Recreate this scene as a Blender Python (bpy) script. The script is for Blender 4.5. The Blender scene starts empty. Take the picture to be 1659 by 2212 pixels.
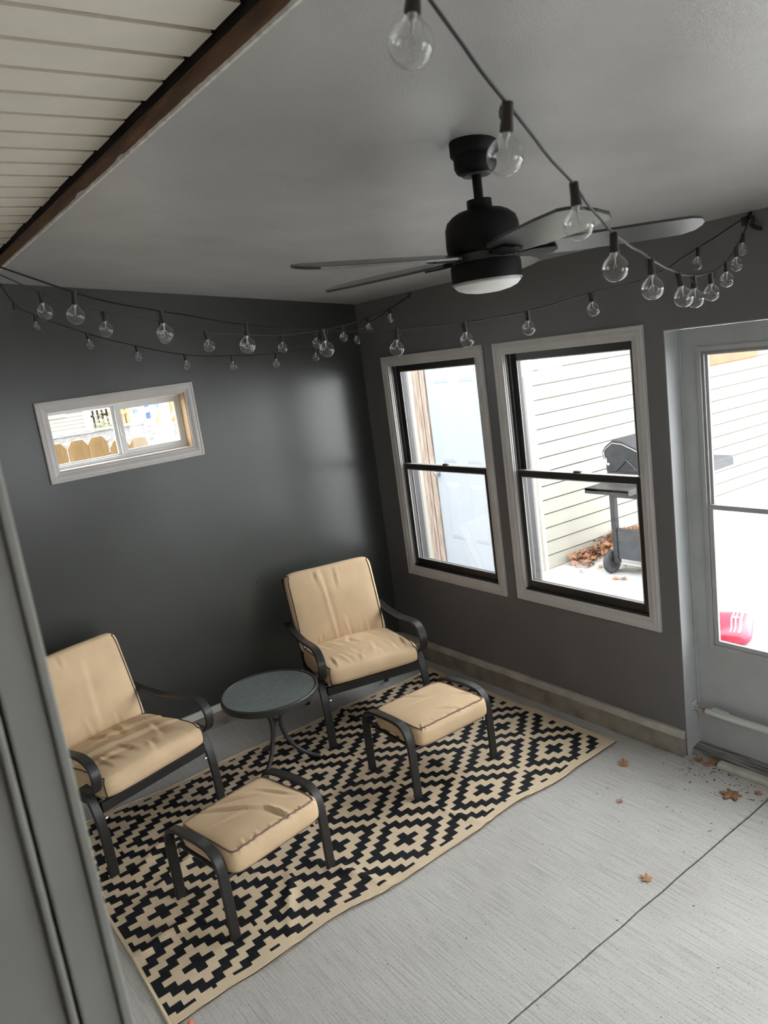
import bpy, bmesh, math, random
from mathutils import Vector, Matrix, noise
R = math.radians
random.seed(7)
scene = bpy.context.scene
col = scene.collection

# ------------------------------------------------------------------ camera
cam_d = bpy.data.cameras.new('camera')
cam_d.sensor_fit = 'HORIZONTAL'; cam_d.sensor_width = 36.0
cam_d.lens = 1642.42 / 1659 * 36.0
cam_d.clip_start = 0.02; cam_d.clip_end = 200
cam_d.dof.use_dof = True; cam_d.dof.focus_distance = 3.2; cam_d.dof.aperture_fstop = 10.5
cam = bpy.data.objects.new('camera', cam_d); col.objects.link(cam)
cam.location = (-2.9446, -4.2078, 2.0703)
cam.rotation_euler = (R(78.1552), R(7.6636), R(-36.6717))
scene.camera = cam

# ------------------------------------------------------------------ sky and exposure
world = bpy.data.worlds.new('overcast_sky'); scene.world = world
world.use_nodes = True
bg = world.node_tree.nodes['Background']
bg.inputs[0].default_value = (0.975, 0.985, 1.0, 1)
bg.inputs[1].default_value = 7.5
vs = scene.view_settings
vs.view_transform = 'Standard'; vs.look = 'None'; vs.gamma = 1.0; vs.use_curve_mapping = False
vs.exposure = 0.32
scene.cycles.max_bounces = 10; scene.cycles.diffuse_bounces = 6; scene.cycles.glossy_bounces = 5
scene.cycles.transparent_max_bounces = 24; scene.cycles.sample_clamp_indirect = 6.0
scene.cycles.caustics_reflective = False; scene.cycles.caustics_refractive = False

# ------------------------------------------------------------------ materials
MATS = {}
def mat(name, c, rough=0.6, metal=0.0, spec=0.5, var=0.0, vscale=8.0, vstretch=(1, 1, 1), bump=0.0, bscale=60.0,
        bstretch=(1, 1, 1), bdist=0.002, c2=None, detail=4.0, v2=0.0, v2scale=1.2):
    m = bpy.data.materials.new(name); m.use_nodes = True
    nt = m.node_tree; N = nt.nodes; L = nt.links
    b = N['Principled BSDF']
    b.inputs['Base Color'].default_value = (*c, 1); b.inputs['Roughness'].default_value = rough
    b.inputs['Metallic'].default_value = metal; b.inputs['Specular IOR Level'].default_value = spec
    tc = N.new('ShaderNodeTexCoord')
    def nz(scale, stretch, det):
        mp = N.new('ShaderNodeMapping'); mp.inputs['Scale'].default_value = stretch
        L.new(tc.outputs['Object'], mp.inputs['Vector'])
        t = N.new('ShaderNodeTexNoise'); t.inputs['Scale'].default_value = scale; t.inputs['Detail'].default_value = det
        L.new(mp.outputs[0], t.inputs['Vector']); return t
    if var > 0:
        t = nz(vscale, vstretch, detail)
        r = N.new('ShaderNodeValToRGB')
        d = c2 if c2 else tuple(max(0, x * (1 - var)) for x in c)
        e = c if c2 else tuple(min(1, x * (1 + var)) for x in c)
        r.color_ramp.elements[0].position = 0.32; r.color_ramp.elements[0].color = (*d, 1)
        r.color_ramp.elements[1].position = 0.68; r.color_ramp.elements[1].color = (*e, 1)
        L.new(t.outputs['Fac'], r.inputs[0])
        out = r.outputs[0]
        if v2 > 0:
            t2 = nz(v2scale, (1, 1, 1), 3)
            r2 = N.new('ShaderNodeValToRGB')
            r2.color_ramp.elements[0].position = 0.3; r2.color_ramp.elements[0].color = (1 - v2, 1 - v2, 1 - v2, 1)
            r2.color_ramp.elements[1].position = 0.7; r2.color_ramp.elements[1].color = (1, 1, 1, 1)
            L.new(t2.outputs['Fac'], r2.inputs[0])
            mx = N.new('ShaderNodeMixRGB'); mx.blend_type = 'MULTIPLY'; mx.inputs[0].default_value = 1
            L.new(out, mx.inputs[1]); L.new(r2.outputs[0], mx.inputs[2]); out = mx.outputs[0]
        L.new(out, b.inputs['Base Color'])
    if bump > 0:
        t = nz(bscale, bstretch, 3)
        bp = N.new('ShaderNodeBump'); bp.inputs['Strength'].default_value = bump; bp.inputs['Distance'].default_value = bdist
        L.new(t.outputs['Fac'], bp.inputs['Height']); L.new(bp.outputs[0], b.inputs['Normal'])
    MATS[name] = m
    return m

def glass_mat(name, tint=(1, 1, 1), ior=1.45, rough=0.0, boost=1.0):
    m = bpy.data.materials.new(name); m.use_nodes = True
    nt = m.node_tree; N = nt.nodes; L = nt.links; N.remove(N['Principled BSDF'])
    tr = N.new('ShaderNodeBsdfTransparent'); tr.inputs[0].default_value = (*tint, 1)
    gl = N.new('ShaderNodeBsdfGlossy'); gl.inputs['Roughness'].default_value = rough
    fr = N.new('ShaderNodeFresnel')
    ge = N.new('ShaderNodeNewGeometry'); mr = N.new('ShaderNodeMapRange')     # thin pane: the same reflectance from either side
    mr.inputs['To Min'].default_value = ior; mr.inputs['To Max'].default_value = 1.0 / ior
    L.new(ge.outputs['Backfacing'], mr.inputs['Value']); L.new(mr.outputs[0], fr.inputs['IOR'])
    mx = N.new('ShaderNodeMixShader')
    mt = N.new('ShaderNodeMath'); mt.operation = 'MULTIPLY'; mt.use_clamp = True; mt.inputs[1].default_value = boost
    L.new(fr.outputs[0], mt.inputs[0]); L.new(mt.outputs[0], mx.inputs[0])
    L.new(tr.outputs[0], mx.inputs[1]); L.new(gl.outputs[0], mx.inputs[2])
    L.new(mx.outputs[0], N['Material Output'].inputs[0]); MATS[name] = m
    return m

M_WALLA = mat('charcoal_paint', (0.048, 0.051, 0.048), 0.27, var=0.05, vscale=3, bump=0.12, bscale=260, bdist=0.001)
M_WALLB = mat('brown_grey_paint', (0.150, 0.143, 0.143), 0.42, var=0.05, vscale=3, bump=0.12, bscale=260, bdist=0.001)
M_CEIL = mat('grey_ceiling_paint', (0.49, 0.48, 0.465), 0.27, var=0.05, vscale=4, bump=0.5, bscale=240, bdist=0.002)
M_GREY = mat('grey_door_paint', (0.43, 0.44, 0.445), 0.36, var=0.06, vscale=6, bump=0.06, bscale=120)
M_GREYIN = mat('grey_jamb_paint', (0.40, 0.395, 0.36), 0.45, var=0.06, vscale=10)
M_CASE = mat('primed_white_casing', (0.56, 0.535, 0.52), 0.5, var=0.05, vscale=6, vstretch=(1, 1, 1), bump=0.08, bscale=150)
M_BRONZE = mat('dark_bronze_vinyl', (0.022, 0.020, 0.019), 0.38, var=0.1)
M_TRACK = mat('grey_track', (0.30, 0.29, 0.28), 0.4, metal=0.3)
M_VINYL = mat('white_vinyl', (0.72, 0.71, 0.70), 0.4)
M_PINE = mat('raw_pine', (0.62, 0.42, 0.23), 0.6, var=0.2, vscale=14, vstretch=(1, 8, 0.6))
M_BLACK = mat('matte_black_metal', (0.003, 0.003, 0.0035), 0.5, spec=0.22, bump=0.05)
M_BLADE = mat('dark_fan_blade', (0.045, 0.043, 0.042), 0.30, var=0.15, vscale=6)
M_DOME = mat('frosted_light_dome', (0.80, 0.80, 0.78), 0.5)
M_FRAME = mat('charcoal_powder_coat', (0.022, 0.021, 0.020), 0.40, spec=0.45, var=0.1, vscale=20, bump=0.12, bscale=300, bdist=0.0006)
M_TAN = mat('tan_cushion_fabric', (0.65, 0.475, 0.30), 0.72, spec=0.25, var=0.07, vscale=7, bump=0.25, bscale=900, bdist=0.0006)
M_PIPE = mat('dark_brown_piping', (0.045, 0.030, 0.024), 0.6)
M_PIPE2 = mat('brown_piping', (0.17, 0.10, 0.065), 0.6)
M_RIM = mat('table_rim_metal', (0.036, 0.035, 0.036), 0.36, bump=0.08, bscale=200)
M_TGLASS = mat('rippled_table_glass', (0.14, 0.165, 0.16), 0.15, spec=1.0, var=0.06, vscale=30, bump=0.6, bscale=100, bstretch=(1, 2.2, 1), bdist=0.004)
M_SOCK = mat('brown_lamp_socket', (0.022, 0.014, 0.012), 0.42)
M_CABLE = mat('brown_cable', (0.012, 0.010, 0.009), 0.45, spec=0.3)
M_FIL = mat('lamp_stem_glass', (0.55, 0.55, 0.52), 0.2)
M_BULB = glass_mat('clear_bulb_glass', (0.96, 0.96, 0.96), 1.5, 0.0, 1.6)
M_PANE = glass_mat('window_glass', (0.97, 0.98, 0.98), 1.45)
M_SOFFIT = mat('cream_soffit_vinyl', (0.84, 0.79, 0.70), 0.5, var=0.03)
M_BEAM = mat('dark_stained_beam', (0.13, 0.055, 0.026), 0.5, var=0.45, vscale=9, vstretch=(4, 0.7, 6), bump=0.3, bscale=40, bstretch=(4, .5, 4))
M_DARKWOOD_SHADE = mat('dark_wood_and_gap_shade', (0.02, 0.013, 0.009), 0.7, var=0.3)  # real wood, and the painted shade in the gap above the beam
M_PAPER = mat('torn_drywall_edge', (0.62, 0.60, 0.57), 0.8, var=0.2, vscale=30)
M_CURBTRIM = mat('off_white_sill_strip', (0.52, 0.49, 0.43), 0.6, var=0.15, vscale=12)
M_CURBTRIM2 = mat('white_sill_strip', (0.74, 0.73, 0.69), 0.6, var=0.08, vscale=12)
M_CURB = mat('stained_concrete_curb', (0.33, 0.295, 0.25), 0.85, var=0.28, vscale=9, bump=0.6, bscale=60, bdist=0.004, c2=(0.20, 0.17, 0.14))
M_CLOSER = mat('grey_white_closer', (0.62, 0.62, 0.60), 0.35)
M_RED = mat('red_plastic', (0.55, 0.06, 0.03), 0.4)
M_LEAF1 = mat('brown_dry_leaf', (0.34, 0.17, 0.075), 0.7, var=0.4, vscale=40, c2=(0.17, 0.08, 0.04))
M_LEAF2 = mat('orange_dry_leaf', (0.52, 0.27, 0.12), 0.7, var=0.35, vscale=40, c2=(0.30, 0.13, 0.06))
M_LEAF3 = mat('reddish_dry_leaf', (0.40, 0.20, 0.15), 0.7, var=0.3, vscale=40)
M_CRUMB = mat('dark_crumb', (0.05, 0.04, 0.03), 0.8)
M_WEATHER = mat('weathered_wood', (0.36, 0.29, 0.24), 0.8, var=0.35, vscale=10, vstretch=(6, 6, 0.5), c2=(0.17, 0.125, 0.10), bump=0.4, bscale=30, bstretch=(6, 6, .4))
M_SIDING = mat('cream_vinyl_siding', (0.36, 0.348, 0.295), 0.6, var=0.03, vscale=3)
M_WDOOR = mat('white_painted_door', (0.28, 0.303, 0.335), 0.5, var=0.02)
M_CORNER = mat('beige_corner_trim', (0.66, 0.62, 0.54), 0.6)
M_OUTCON = mat('pale_outdoor_concrete', (0.46, 0.46, 0.45), 0.85, var=0.08, vscale=5, bump=0.2, bscale=80)
M_GRILL = mat('faded_black_grill', (0.022, 0.023, 0.026), 0.5, var=0.35, vscale=18)
M_GRILL2 = mat('grey_grill_panel', (0.050, 0.053, 0.060), 0.5, var=0.2, vscale=14)
M_TYRE = mat('wheel_rubber', (0.05, 0.05, 0.052), 0.7)
M_STEEL = mat('pale_steel', (0.6, 0.6, 0.58), 0.35, metal=0.6)
M_KNOB = mat('brushed_knob', (0.45, 0.44, 0.42), 0.3, metal=0.9)
M_CEDAR = mat('cedar_picket', (0.37, 0.24, 0.105), 0.7, var=0.3, vscale=16, vstretch=(3, 3, 0.4), c2=(0.25, 0.145, 0.055))
M_ORANGE = mat('orange_stained_board', (0.36, 0.12, 0.055), 0.6, var=0.12, vscale=10)
M_WFENCE = mat('peeling_white_paint', (0.31, 0.32, 0.33), 0.7, var=0.25, vscale=18, vstretch=(1, 1, 3), c2=(0.20, 0.19, 0.18))
M_HOUSE = mat('beige_lap_siding', (0.30, 0.255, 0.22), 0.6)
M_BLUE = mat('blue_plastic', (0.05, 0.10, 0.36), 0.4)
M_SHRUB = mat('pale_shrub_leaf', (0.30, 0.33, 0.20), 0.7, var=0.3)
M_GRASS = mat('lawn', (0.16, 0.20, 0.09), 0.9, var=0.3, vscale=20)
M_BAG = mat('red_plastic_bag', (0.42, 0.02, 0.05), 0.35, var=0.1)
M_BAGW = mat('white_bag_print', (0.8, 0.8, 0.8), 0.4)
M_BAGB = mat('blue_bag_print', (0.25, 0.45, 0.7), 0.4)
M_INT = mat('beige_interior_paint', (0.55, 0.52, 0.47), 0.7)
M_NYLON = mat('tan_rug_weave', (0.86, 0.70, 0.50), 0.75, spec=0.3)
M_NYLONB = mat('black_rug_weave', (0.006, 0.007, 0.011), 0.6, spec=0.25)

def weave(m, dark, light=None):
    nt = m.node_tree; N = nt.nodes; L = nt.links; b = N['Principled BSDF']
    tc = N.new('ShaderNodeTexCoord')
    mp = N.new('ShaderNodeMapping'); mp.inputs['Rotation'].default_value = (0, 0, 0)
    L.new(tc.outputs['Object'], mp.inputs['Vector'])
    w1 = N.new('ShaderNodeTexWave'); w1.bands_direction = 'X'; w1.inputs['Scale'].default_value = 62; w1.inputs['Distortion'].default_value = 0.6; w1.inputs['Detail'].default_value = 1
    w2 = N.new('ShaderNodeTexWave'); w2.bands_direction = 'Y'; w2.inputs['Scale'].default_value = 40; w2.inputs['Distortion'].default_value = 0.6; w2.inputs['Detail'].default_value = 1
    L.new(mp.outputs[0], w1.inputs[0]); L.new(mp.outputs[0], w2.inputs[0])
    mu = N.new('ShaderNodeMath'); mu.operation = 'MULTIPLY'
    L.new(w1.outputs['Fac'], mu.inputs[0]); L.new(w2.outputs['Fac'], mu.inputs[1])
    r = N.new('ShaderNodeValToRGB')
    c = b.inputs['Base Color'].default_value[:]
    r.color_ramp.elements[0].position = 0.0; r.color_ramp.elements[0].color = c
    r.color_ramp.elements[1].position = 0.72; r.color_ramp.elements[1].color = (*dark, 1)
    e = r.color_ramp.elements.new(0.38); e.color = c
    L.new(mu.outputs[0], r.inputs[0]); L.new(r.outputs[0], b.inputs['Base Color'])
    bp = N.new('ShaderNodeBump'); bp.inputs['Strength'].default_value = 0.5; bp.inputs['Distance'].default_value = 0.003; bp.invert = True
    L.new(mu.outputs[0], bp.inputs['Height']); L.new(bp.outputs[0], b.inputs['Normal'])
weave(M_NYLON, (0.20, 0.14, 0.08)); weave(M_NYLONB, (0.025, 0.028, 0.034))

def concrete_floor():
    m = bpy.data.materials.new('broomed_concrete'); m.use_nodes = True
    nt = m.node_tree; N = nt.nodes; L = nt.links; b = N['Principled BSDF']; b.inputs['Roughness'].default_value = 0.8
    b.inputs['Specular IOR Level'].default_value = 0.3
    tc = N.new('ShaderNodeTexCoord')
    def nz(scale, st, det=4):
        mp = N.new('ShaderNodeMapping'); mp.inputs['Scale'].default_value = st; L.new(tc.outputs['Object'], mp.inputs['Vector'])
        t = N.new('ShaderNodeTexNoise'); t.inputs['Scale'].default_value = scale; t.inputs['Detail'].default_value = det
        L.new(mp.outputs[0], t.inputs['Vector']); return t
    def ramp(t, p0, c0, p1, c1):
        r = N.new('ShaderNodeValToRGB'); r.color_ramp.elements[0].position = p0; r.color_ramp.elements[0].color = (*c0, 1)
        r.color_ramp.elements[1].position = p1; r.color_ramp.elements[1].color = (*c1, 1); L.new(t.outputs['Fac'], r.inputs[0]); return r
    base = ramp(nz(1.6, (1, 1, 1)), 0.3, (0.46, 0.448, 0.422), 0.7, (0.54, 0.53, 0.505))
    lines = nz(1.0, (170, 5, 1), 3); lr = ramp(lines, 0.33, (0.62, 0.61, 0.6), 0.55, (1, 1, 1))
    sp = nz(120, (1, 1, 1), 2); sr = ramp(sp, 0.30, (0.72, 0.71, 0.7), 0.42, (1, 1, 1))
    m1 = N.new('ShaderNodeMixRGB'); m1.blend_type = 'MULTIPLY'; m1.inputs[0].default_value = 0.55
    L.new(base.outputs[0], m1.inputs[1]); L.new(lr.outputs[0], m1.inputs[2])
    m2 = N.new('ShaderNodeMixRGB'); m2.blend_type = 'MULTIPLY'; m2.inputs[0].default_value = 1
    L.new(m1.outputs[0], m2.inputs[1]); L.new(sr.outputs[0], m2.inputs[2])
    L.new(m2.outputs[0], b.inputs['Base Color'])
    bp = N.new('ShaderNodeBump'); bp.inputs['Strength'].default_value = 0.5; bp.inputs['Distance'].default_value = 0.003
    L.new(lines.outputs['Fac'], bp.inputs['Height']); L.new(bp.outputs[0], b.inputs['Normal'])
    return m
M_FLOOR = concrete_floor()
M_SILLWOOD = mat('flaking_grey_sill_wood', (0.34, 0.33, 0.31), 0.85, var=0.4, vscale=6, vstretch=(10, 1, 10), c2=(0.07, 0.06, 0.05), bump=0.5, bscale=25, bstretch=(8, 1, 8))
M_ORANGE_PIECE = mat('orange_plastic', (0.62, 0.20, 0.10), 0.4)
M_JOINT = mat('joint_dirt', (0.22, 0.20, 0.17), 0.9, var=0.4, vscale=25)

# ------------------------------------------------------------------ mesh helpers
class MB:
    def __init__(s): s.v = []; s.f = []; s.mi = []
    def add(s, vs, fs, mi=0):
        o = len(s.v); s.v += [tuple(x) for x in vs]
        for f in fs: s.f.append(tuple(i + o for i in f)); s.mi.append(mi)
    def box(s, a, b, mi=0, M=None):
        x0, y0, z0 = (min(a[i], b[i]) for i in range(3)); x1, y1, z1 = (max(a[i], b[i]) for i in range(3))
        vs = [Vector(p) for p in ((x0, y0, z0), (x1, y0, z0), (x1, y1, z0), (x0, y1, z0), (x0, y0, z1), (x1, y0, z1), (x1, y1, z1), (x0, y1, z1))]
        if M: vs = [M @ v for v in vs]
        s.add(vs, [(3, 2, 1, 0), (4, 5, 6, 7), (0, 1, 5, 4), (1, 2, 6, 5), (2, 3, 7, 6), (3, 0, 4, 7)], mi)
        return s
    def prism(s, poly, axis, a, b, mi=0):
        """extrude a 2D polygon along axis ('x','y','z') from a to b"""
        n = len(poly)
        def P(p, t): return {'x': (t, p[0], p[1]), 'y': (p[0], t, p[1]), 'z': (p[0], p[1], t)}[axis]
        vs = [P(p, a) for p in poly] + [P(p, b) for p in poly]
        fs = [tuple(range(n))[::-1], tuple(range(n, 2 * n))] + [(i, (i + 1) % n, n + (i + 1) % n, n + i) for i in range(n)]
        s.add(vs, fs, mi); return s
    def tube(s, pts, r, n=10, caps=True, mi=0, closed=False):
        pts = [Vector(p) for p in pts]; m = len(pts)
        rr = r if isinstance(r, (list, tuple)) else [r] * m
        vs = []; up = Vector((0, 0, 1)); prevn = None
        for i, p in enumerate(pts):
            if closed: t = (pts[(i + 1) % m] - pts[i - 1])
            else: t = pts[min(i + 1, m - 1)] - pts[max(i - 1, 0)]
            t = t.normalized() if t.length > 1e-9 else Vector((0, 0, 1))
            if prevn is None:
                nn = t.cross(up) if abs(t.dot(up)) < 0.95 else t.cross(Vector((1, 0, 0)))
            else: nn = prevn - t * prevn.dot(t)
            if nn.length < 1e-6: nn = t.orthogonal()
            nn.normalize(); bb = t.cross(nn); prevn = nn
            for k in range(n):
                a = 2 * math.pi * k / n; vs.append(p + (nn * math.cos(a) + bb * math.sin(a)) * rr[i])
        fs = []
        for i in range(m if closed else m - 1):
            j = (i + 1) % m
            for k in range(n): fs.append((i * n + k, i * n + (k + 1) % n, j * n + (k + 1) % n, j * n + k))
        if caps and not closed: fs += [tuple(range(n))[::-1], tuple(range((m - 1) * n, m * n))]
        s.add(vs, fs, mi); return s
    def lathe(s, prof, n=24, c=(0, 0, 0), mi=0, axis='z'):
        vs = []; m = len(prof)
        for (r, z) in prof:
            for k in range(n):
                a = 2 * math.pi * k / n
                if axis == 'z': vs.append((c[0] + r * math.cos(a), c[1] + r * math.sin(a), c[2] + z))
                elif axis == 'y': vs.append((c[0] + r * math.cos(a), c[1] + z, c[2] + r * math.sin(a)))
                else: vs.append((c[0] + z, c[1] + r * math.cos(a), c[2] + r * math.sin(a)))
        fs = []
        for i in range(m - 1):
            for k in range(n): fs.append((i * n + k, i * n + (k + 1) % n, (i + 1) * n + (k + 1) % n, (i + 1) * n + k))
        fs += [tuple(range(n))[::-1], tuple(range((m - 1) * n, m * n))]
        s.add(vs, fs, mi); return s
    def band(s, path, x, w, t, mi=0, ch=0.25):
        """flat bar swept along a path of (y,z), width w along x, thickness t"""
        pts = [Vector((0, p[0], p[1])) for p in path]; m = len(pts); vs = []
        c = t * ch
        sec = [(-w / 2 + c, -t / 2), (w / 2 - c, -t / 2), (w / 2, -t / 2 + c), (w / 2, t / 2 - c), (w / 2 - c, t / 2), (-w / 2 + c, t / 2), (-w / 2, t / 2 - c), (-w / 2, -t / 2 + c)]
        for i, p in enumerate(pts):
            d = (pts[min(i + 1, m - 1)] - pts[max(i - 1, 0)]).normalized(); nn = Vector((0, -d.z, d.y))
            for (a, b) in sec: q = p + nn * b; vs.append((x + a, q.y, q.z))
        n = 8; fs = [tuple(range(n)), tuple(range((m - 1) * n, m * n))[::-1]]
        for i in range(m - 1):
            for k in range(n): fs.append((i * n + k, (i + 1) * n + k, (i + 1) * n + (k + 1) % n, i * n + (k + 1) % n))
        s.add(vs, fs, mi); return s
    def mesh(s, name, mats, smooth=False, bevel=0.0, recalc=True):
        me = bpy.data.meshes.new(name); me.from_pydata(s.v, [], s.f)
        for m in (mats if isinstance(mats, (list, tuple)) else [mats]): me.materials.append(m)
        for p, i in zip(me.polygons, s.mi): p.material_index = i
        bm = bmesh.new(); bm.from_mesh(me)
        if recalc: bmesh.ops.recalc_face_normals(bm, faces=bm.faces)
        if bevel > 0:
            es = [e for e in bm.edges if len(e.link_faces) == 2 and e.calc_face_angle(0) > 0.6]
            bmesh.ops.bevel(bm, geom=es, offset=bevel, segments=2, affect='EDGES', profile=0.6, clamp_overlap=True)
        if smooth:
            for f in bm.faces: f.smooth = True
            for e in bm.edges:
                if len(e.link_faces) == 2 and e.calc_face_angle(0) > R(38): e.smooth = False
        bm.to_mesh(me); bm.free()
        return me
    def build(s, name, mats, parent=None, smooth=False, bevel=0.0, loc=None):
        o = bpy.data.objects.new(name, s.mesh(name, mats, smooth, bevel)); col.objects.link(o)
        if parent: o.parent = parent
        if loc: o.location = loc
        return o

def inst(name, me, parent=None, loc=(0, 0, 0), rot=(0, 0, 0), scale=None):
    o = bpy.data.objects.new(name, me); col.objects.link(o); o.parent = parent; o.location = loc; o.rotation_euler = rot
    if scale: o.scale = scale
    return o
def empty(name, loc=(0, 0, 0), rz=0.0):
    o = bpy.data.objects.new(name, None); col.objects.link(o); o.location = loc; o.rotation_euler = (0, 0, rz); o.empty_display_size = 0.05
    return o
def tag(o, label=None, cat=None, group=None, kind=None):
    if label: o['label'] = label
    if cat: o['category'] = cat
    if group: o['group'] = group
    if kind: o['kind'] = kind
    return o
def copy_tree(o, parent=None):
    c = o.copy(); col.objects.link(c); c.parent = parent
    for ch in o.children: copy_tree(ch, c)
    return c
def smooth_path(pts, k=6):
    pts = [Vector(p) for p in pts]; out = []
    for i in range(len(pts) - 1):
        p0 = pts[max(i - 1, 0)]; p1 = pts[i]; p2 = pts[i + 1]; p3 = pts[min(i + 2, len(pts) - 1)]
        for j in range(k):
            t = j / k
            out.append(0.5 * ((2 * p1) + (p2 - p0) * t + (2 * p0 - 5 * p1 + 4 * p2 - p3) * t * t + (3 * p1 - p0 - 3 * p2 + p3) * t ** 3))
    out.append(pts[-1]); return out

# ------------------------------------------------------------------ room shell
T = 0.14                    # wall thickness
SL = 0.1206                 # ceiling rises this much per metre away from the window wall
ZC = 2.4
def ceil_z(x): return ZC - SL * x
XB = -2.150                 # where the sloped ceiling ends at the brown beam
XL = -2.87                  # room face of the house wall
YF = -5.4                   # near end wall

W1 = (-0.683, 0.4575, 0.6034, 2.0417)   # centre y, half width, bottom, top of the casing
W2 = (-1.692, 0.4609, 0.6129, 2.0388)
H4 = (-5.28, -3.42, 0.05, 2.14)         # unseen opening added behind the viewer to let in daylight
CW = 0.060
def hole(w, axis_c): return (w[0] - w[1] + CW, w[0] + w[1] - CW, w[2] + CW, w[3] - CW)
DY0, DY1, DZ = -3.18, -2.2484, 2.003

def wall_panel(mb, axis, face, back, lo, hi, z0, z1, holes):
    """wall slab with rectangular openings; axis 'x' = wall in the plane x=face running along y; 'y' likewise"""
    us = sorted({lo, hi, *[h[0] for h in holes], *[h[1] for h in holes]})
    zs = sorted({z0, z1, *[h[2] for h in holes], *[h[3] for h in holes]})
    def P(u, z, d): return (d, u, z) if axis == 'x' else (u, d, z)
    def solid(i, j):
        if i < 0 or j < 0 or i >= len(us) - 1 or j >= len(zs) - 1: return False
        cu = (us[i] + us[i + 1]) / 2; cz = (zs[j] + zs[j + 1]) / 2
        return not any(h[0] < cu < h[1] and h[2] < cz < h[3] for h in holes)
    for i in range(len(us) - 1):
        for j in range(len(zs) - 1):
            if not solid(i, j): continue
            a, b, c, d = us[i], us[i + 1], zs[j], zs[j + 1]
            for dd in (face, back): mb.add([P(a, c, dd), P(b, c, dd), P(b, d, dd), P(a, d, dd)], [(0, 1, 2, 3)])
            for (ni, nj, e) in ((i - 1, j, (P(a, c, face), P(a, d, face), P(a, d, back), P(a, c, back))), (i + 1, j, (P(b, c, face), P(b, d, face), P(b, d, back), P(b, c, back))),
                                (i, j - 1, (P(a, c, face), P(b, c, face), P(b, c, back), P(a, c, back))), (i, j + 1, (P(a, d, face), P(b, d, face), P(b, d, back), P(a, d, back)))):
                if not solid(ni, nj): mb.add(e, [(0, 1, 2, 3)])
def weld(o):
    bm = bmesh.new(); bm.from_mesh(o.data); bmesh.ops.remove_doubles(bm, verts=bm.verts, dist=1e-5)
    bmesh.ops.recalc_face_normals(bm, faces=bm.faces); bm.to_mesh(o.data); bm.free(); return o
def struct(o, label=None):
    o['kind'] = 'structure'
    if label: o['label'] = label
    return o

# floor: two broomed slabs with a tooled joint between them
YJ = -2.682
fl = MB(); fl.box((XL - 1.6, YF - T, -0.12), (T, T, -0.022)); floor = struct(fl.build('floor', M_JOINT), 'pale broom-finished concrete porch floor with one straight joint')
def slab(y0, y1):
    b = MB(); n = 60; x0, x1 = XL - 1.6, T - 0.002
    vs = []; e = 0.004
    ys = [(y0, -0.022), (y0 + 0.001, -e), (y0 + e, 0.0), (y1 - e, 0.0), (y1 - 0.001, -e), (y1, -0.022)]
    for i in range(n + 1):
        x = x0 + (x1 - x0) * i / n
        w = 0.0012 * math.sin(i * 1.7) + 0.0009 * math.sin(i * 4.1)
        for k, (yy, zz) in enumerate(ys): vs.append((x, yy + (w if (abs(yy - YJ) < 0.03) else 0), zz))
    m = len(ys)
    b.add(vs, [(i * m + k, (i + 1) * m + k, (i + 1) * m + k + 1, i * m + k + 1) for i in range(n) for k in range(m - 1)])
    o = b.build('floor_slab', M_FLOOR, floor)
slab(YJ + 0.0025, T - 0.002); slab(YF - T, YJ - 0.0025)

h1, h2, h4 = hole(W1, 0), hole(W2, 0), H4
wb = MB(); wall_panel(wb, 'x', 0.0, T, YF, T, 0.0, 2.52, [h1, h2, h4, (DY0, DY1, -0.01 + 0.01, DZ)])
struct(weld(wb.build('wall_right', M_WALLB)), 'brown-grey painted wall holding the two tall windows and the door')

WA = (-2.064, -1.207, 1.6343, 2.0564)
CA = 0.053
hA = (WA[0] + CA, WA[1] - CA, WA[2] + CA, WA[3] - CA)
wa = MB(); wall_panel(wa, 'y', 0.0, T, XL, 0.0, 0.0, 2.92, [hA])
struct(weld(wa.build('wall_back', M_WALLA)), 'dark charcoal painted wall with the small high slider window')

# house wall with the doorway the view is taken from
wl = MB(); wall_panel(wl, 'x', XL, XL - 0.13, YF, T, 0.0, 2.92, [(-4.72, -3.655, 0.0, 2.45)])
struct(weld(wl.build('wall_left', M_GREYIN)), 'grey house wall with the open doorway')
# near end wall; its unseen opening is added to bring in daylight
hF = (-1.75, -0.75, 0.85, 2.05)
wf = MB(); wall_panel(wf, 'y', YF, YF - T, XL - 0.13, T, 0.0, 2.92, [hF])
struct(weld(wf.build('wall_front', M_WALLB)), 'near end wall with an unseen opening added for daylight')
# unseen house interior, added to keep sky light out of the doorway
hl = MB()
hl.box((XL - 1.6, YF - T, 0), (XL - 1.5, T, 2.9)); hl.box((XL - 1.5, YF - T, 0), (XL - 0.13, YF, 2.9)); hl.box((XL - 1.5, -2.9, 0), (XL - 0.13, -2.8, 2.9))
hl.box((XL - 1.6, YF - T, 2.9), (XL - 0.13, T, 3.0))
struct(hl.build('added_hall_wall', M_INT), 'plain unseen interior walls added to close off the doorway')

# sloped ceiling and roof above
cb = MB()
cb.prism([(T + 0.08, ceil_z(T + 0.08)), (XB, ceil_z(XB)), (XB, ceil_z(XB) + 0.16), (T + 0.08, ceil_z(T + 0.08) + 0.16)], 'y', YF - T - 0.1, T + 0.02)
struct(cb.build('ceiling', M_CEIL), 'sloped grey painted ceiling with fine orange-peel texture')
rf = MB(); rf.box((XL - 1.7, YF - T - 0.1, 3.0), (XB + 0.2, T + 0.1, 3.06)); rf.box((XB + 0.06, YF - T, ceil_z(XB) + 0.12), (XB + 0.10, T, 3.02))
struct(rf.build('roof', M_DARKWOOD_SHADE), 'roof deck over the porch and the house eave')

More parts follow.
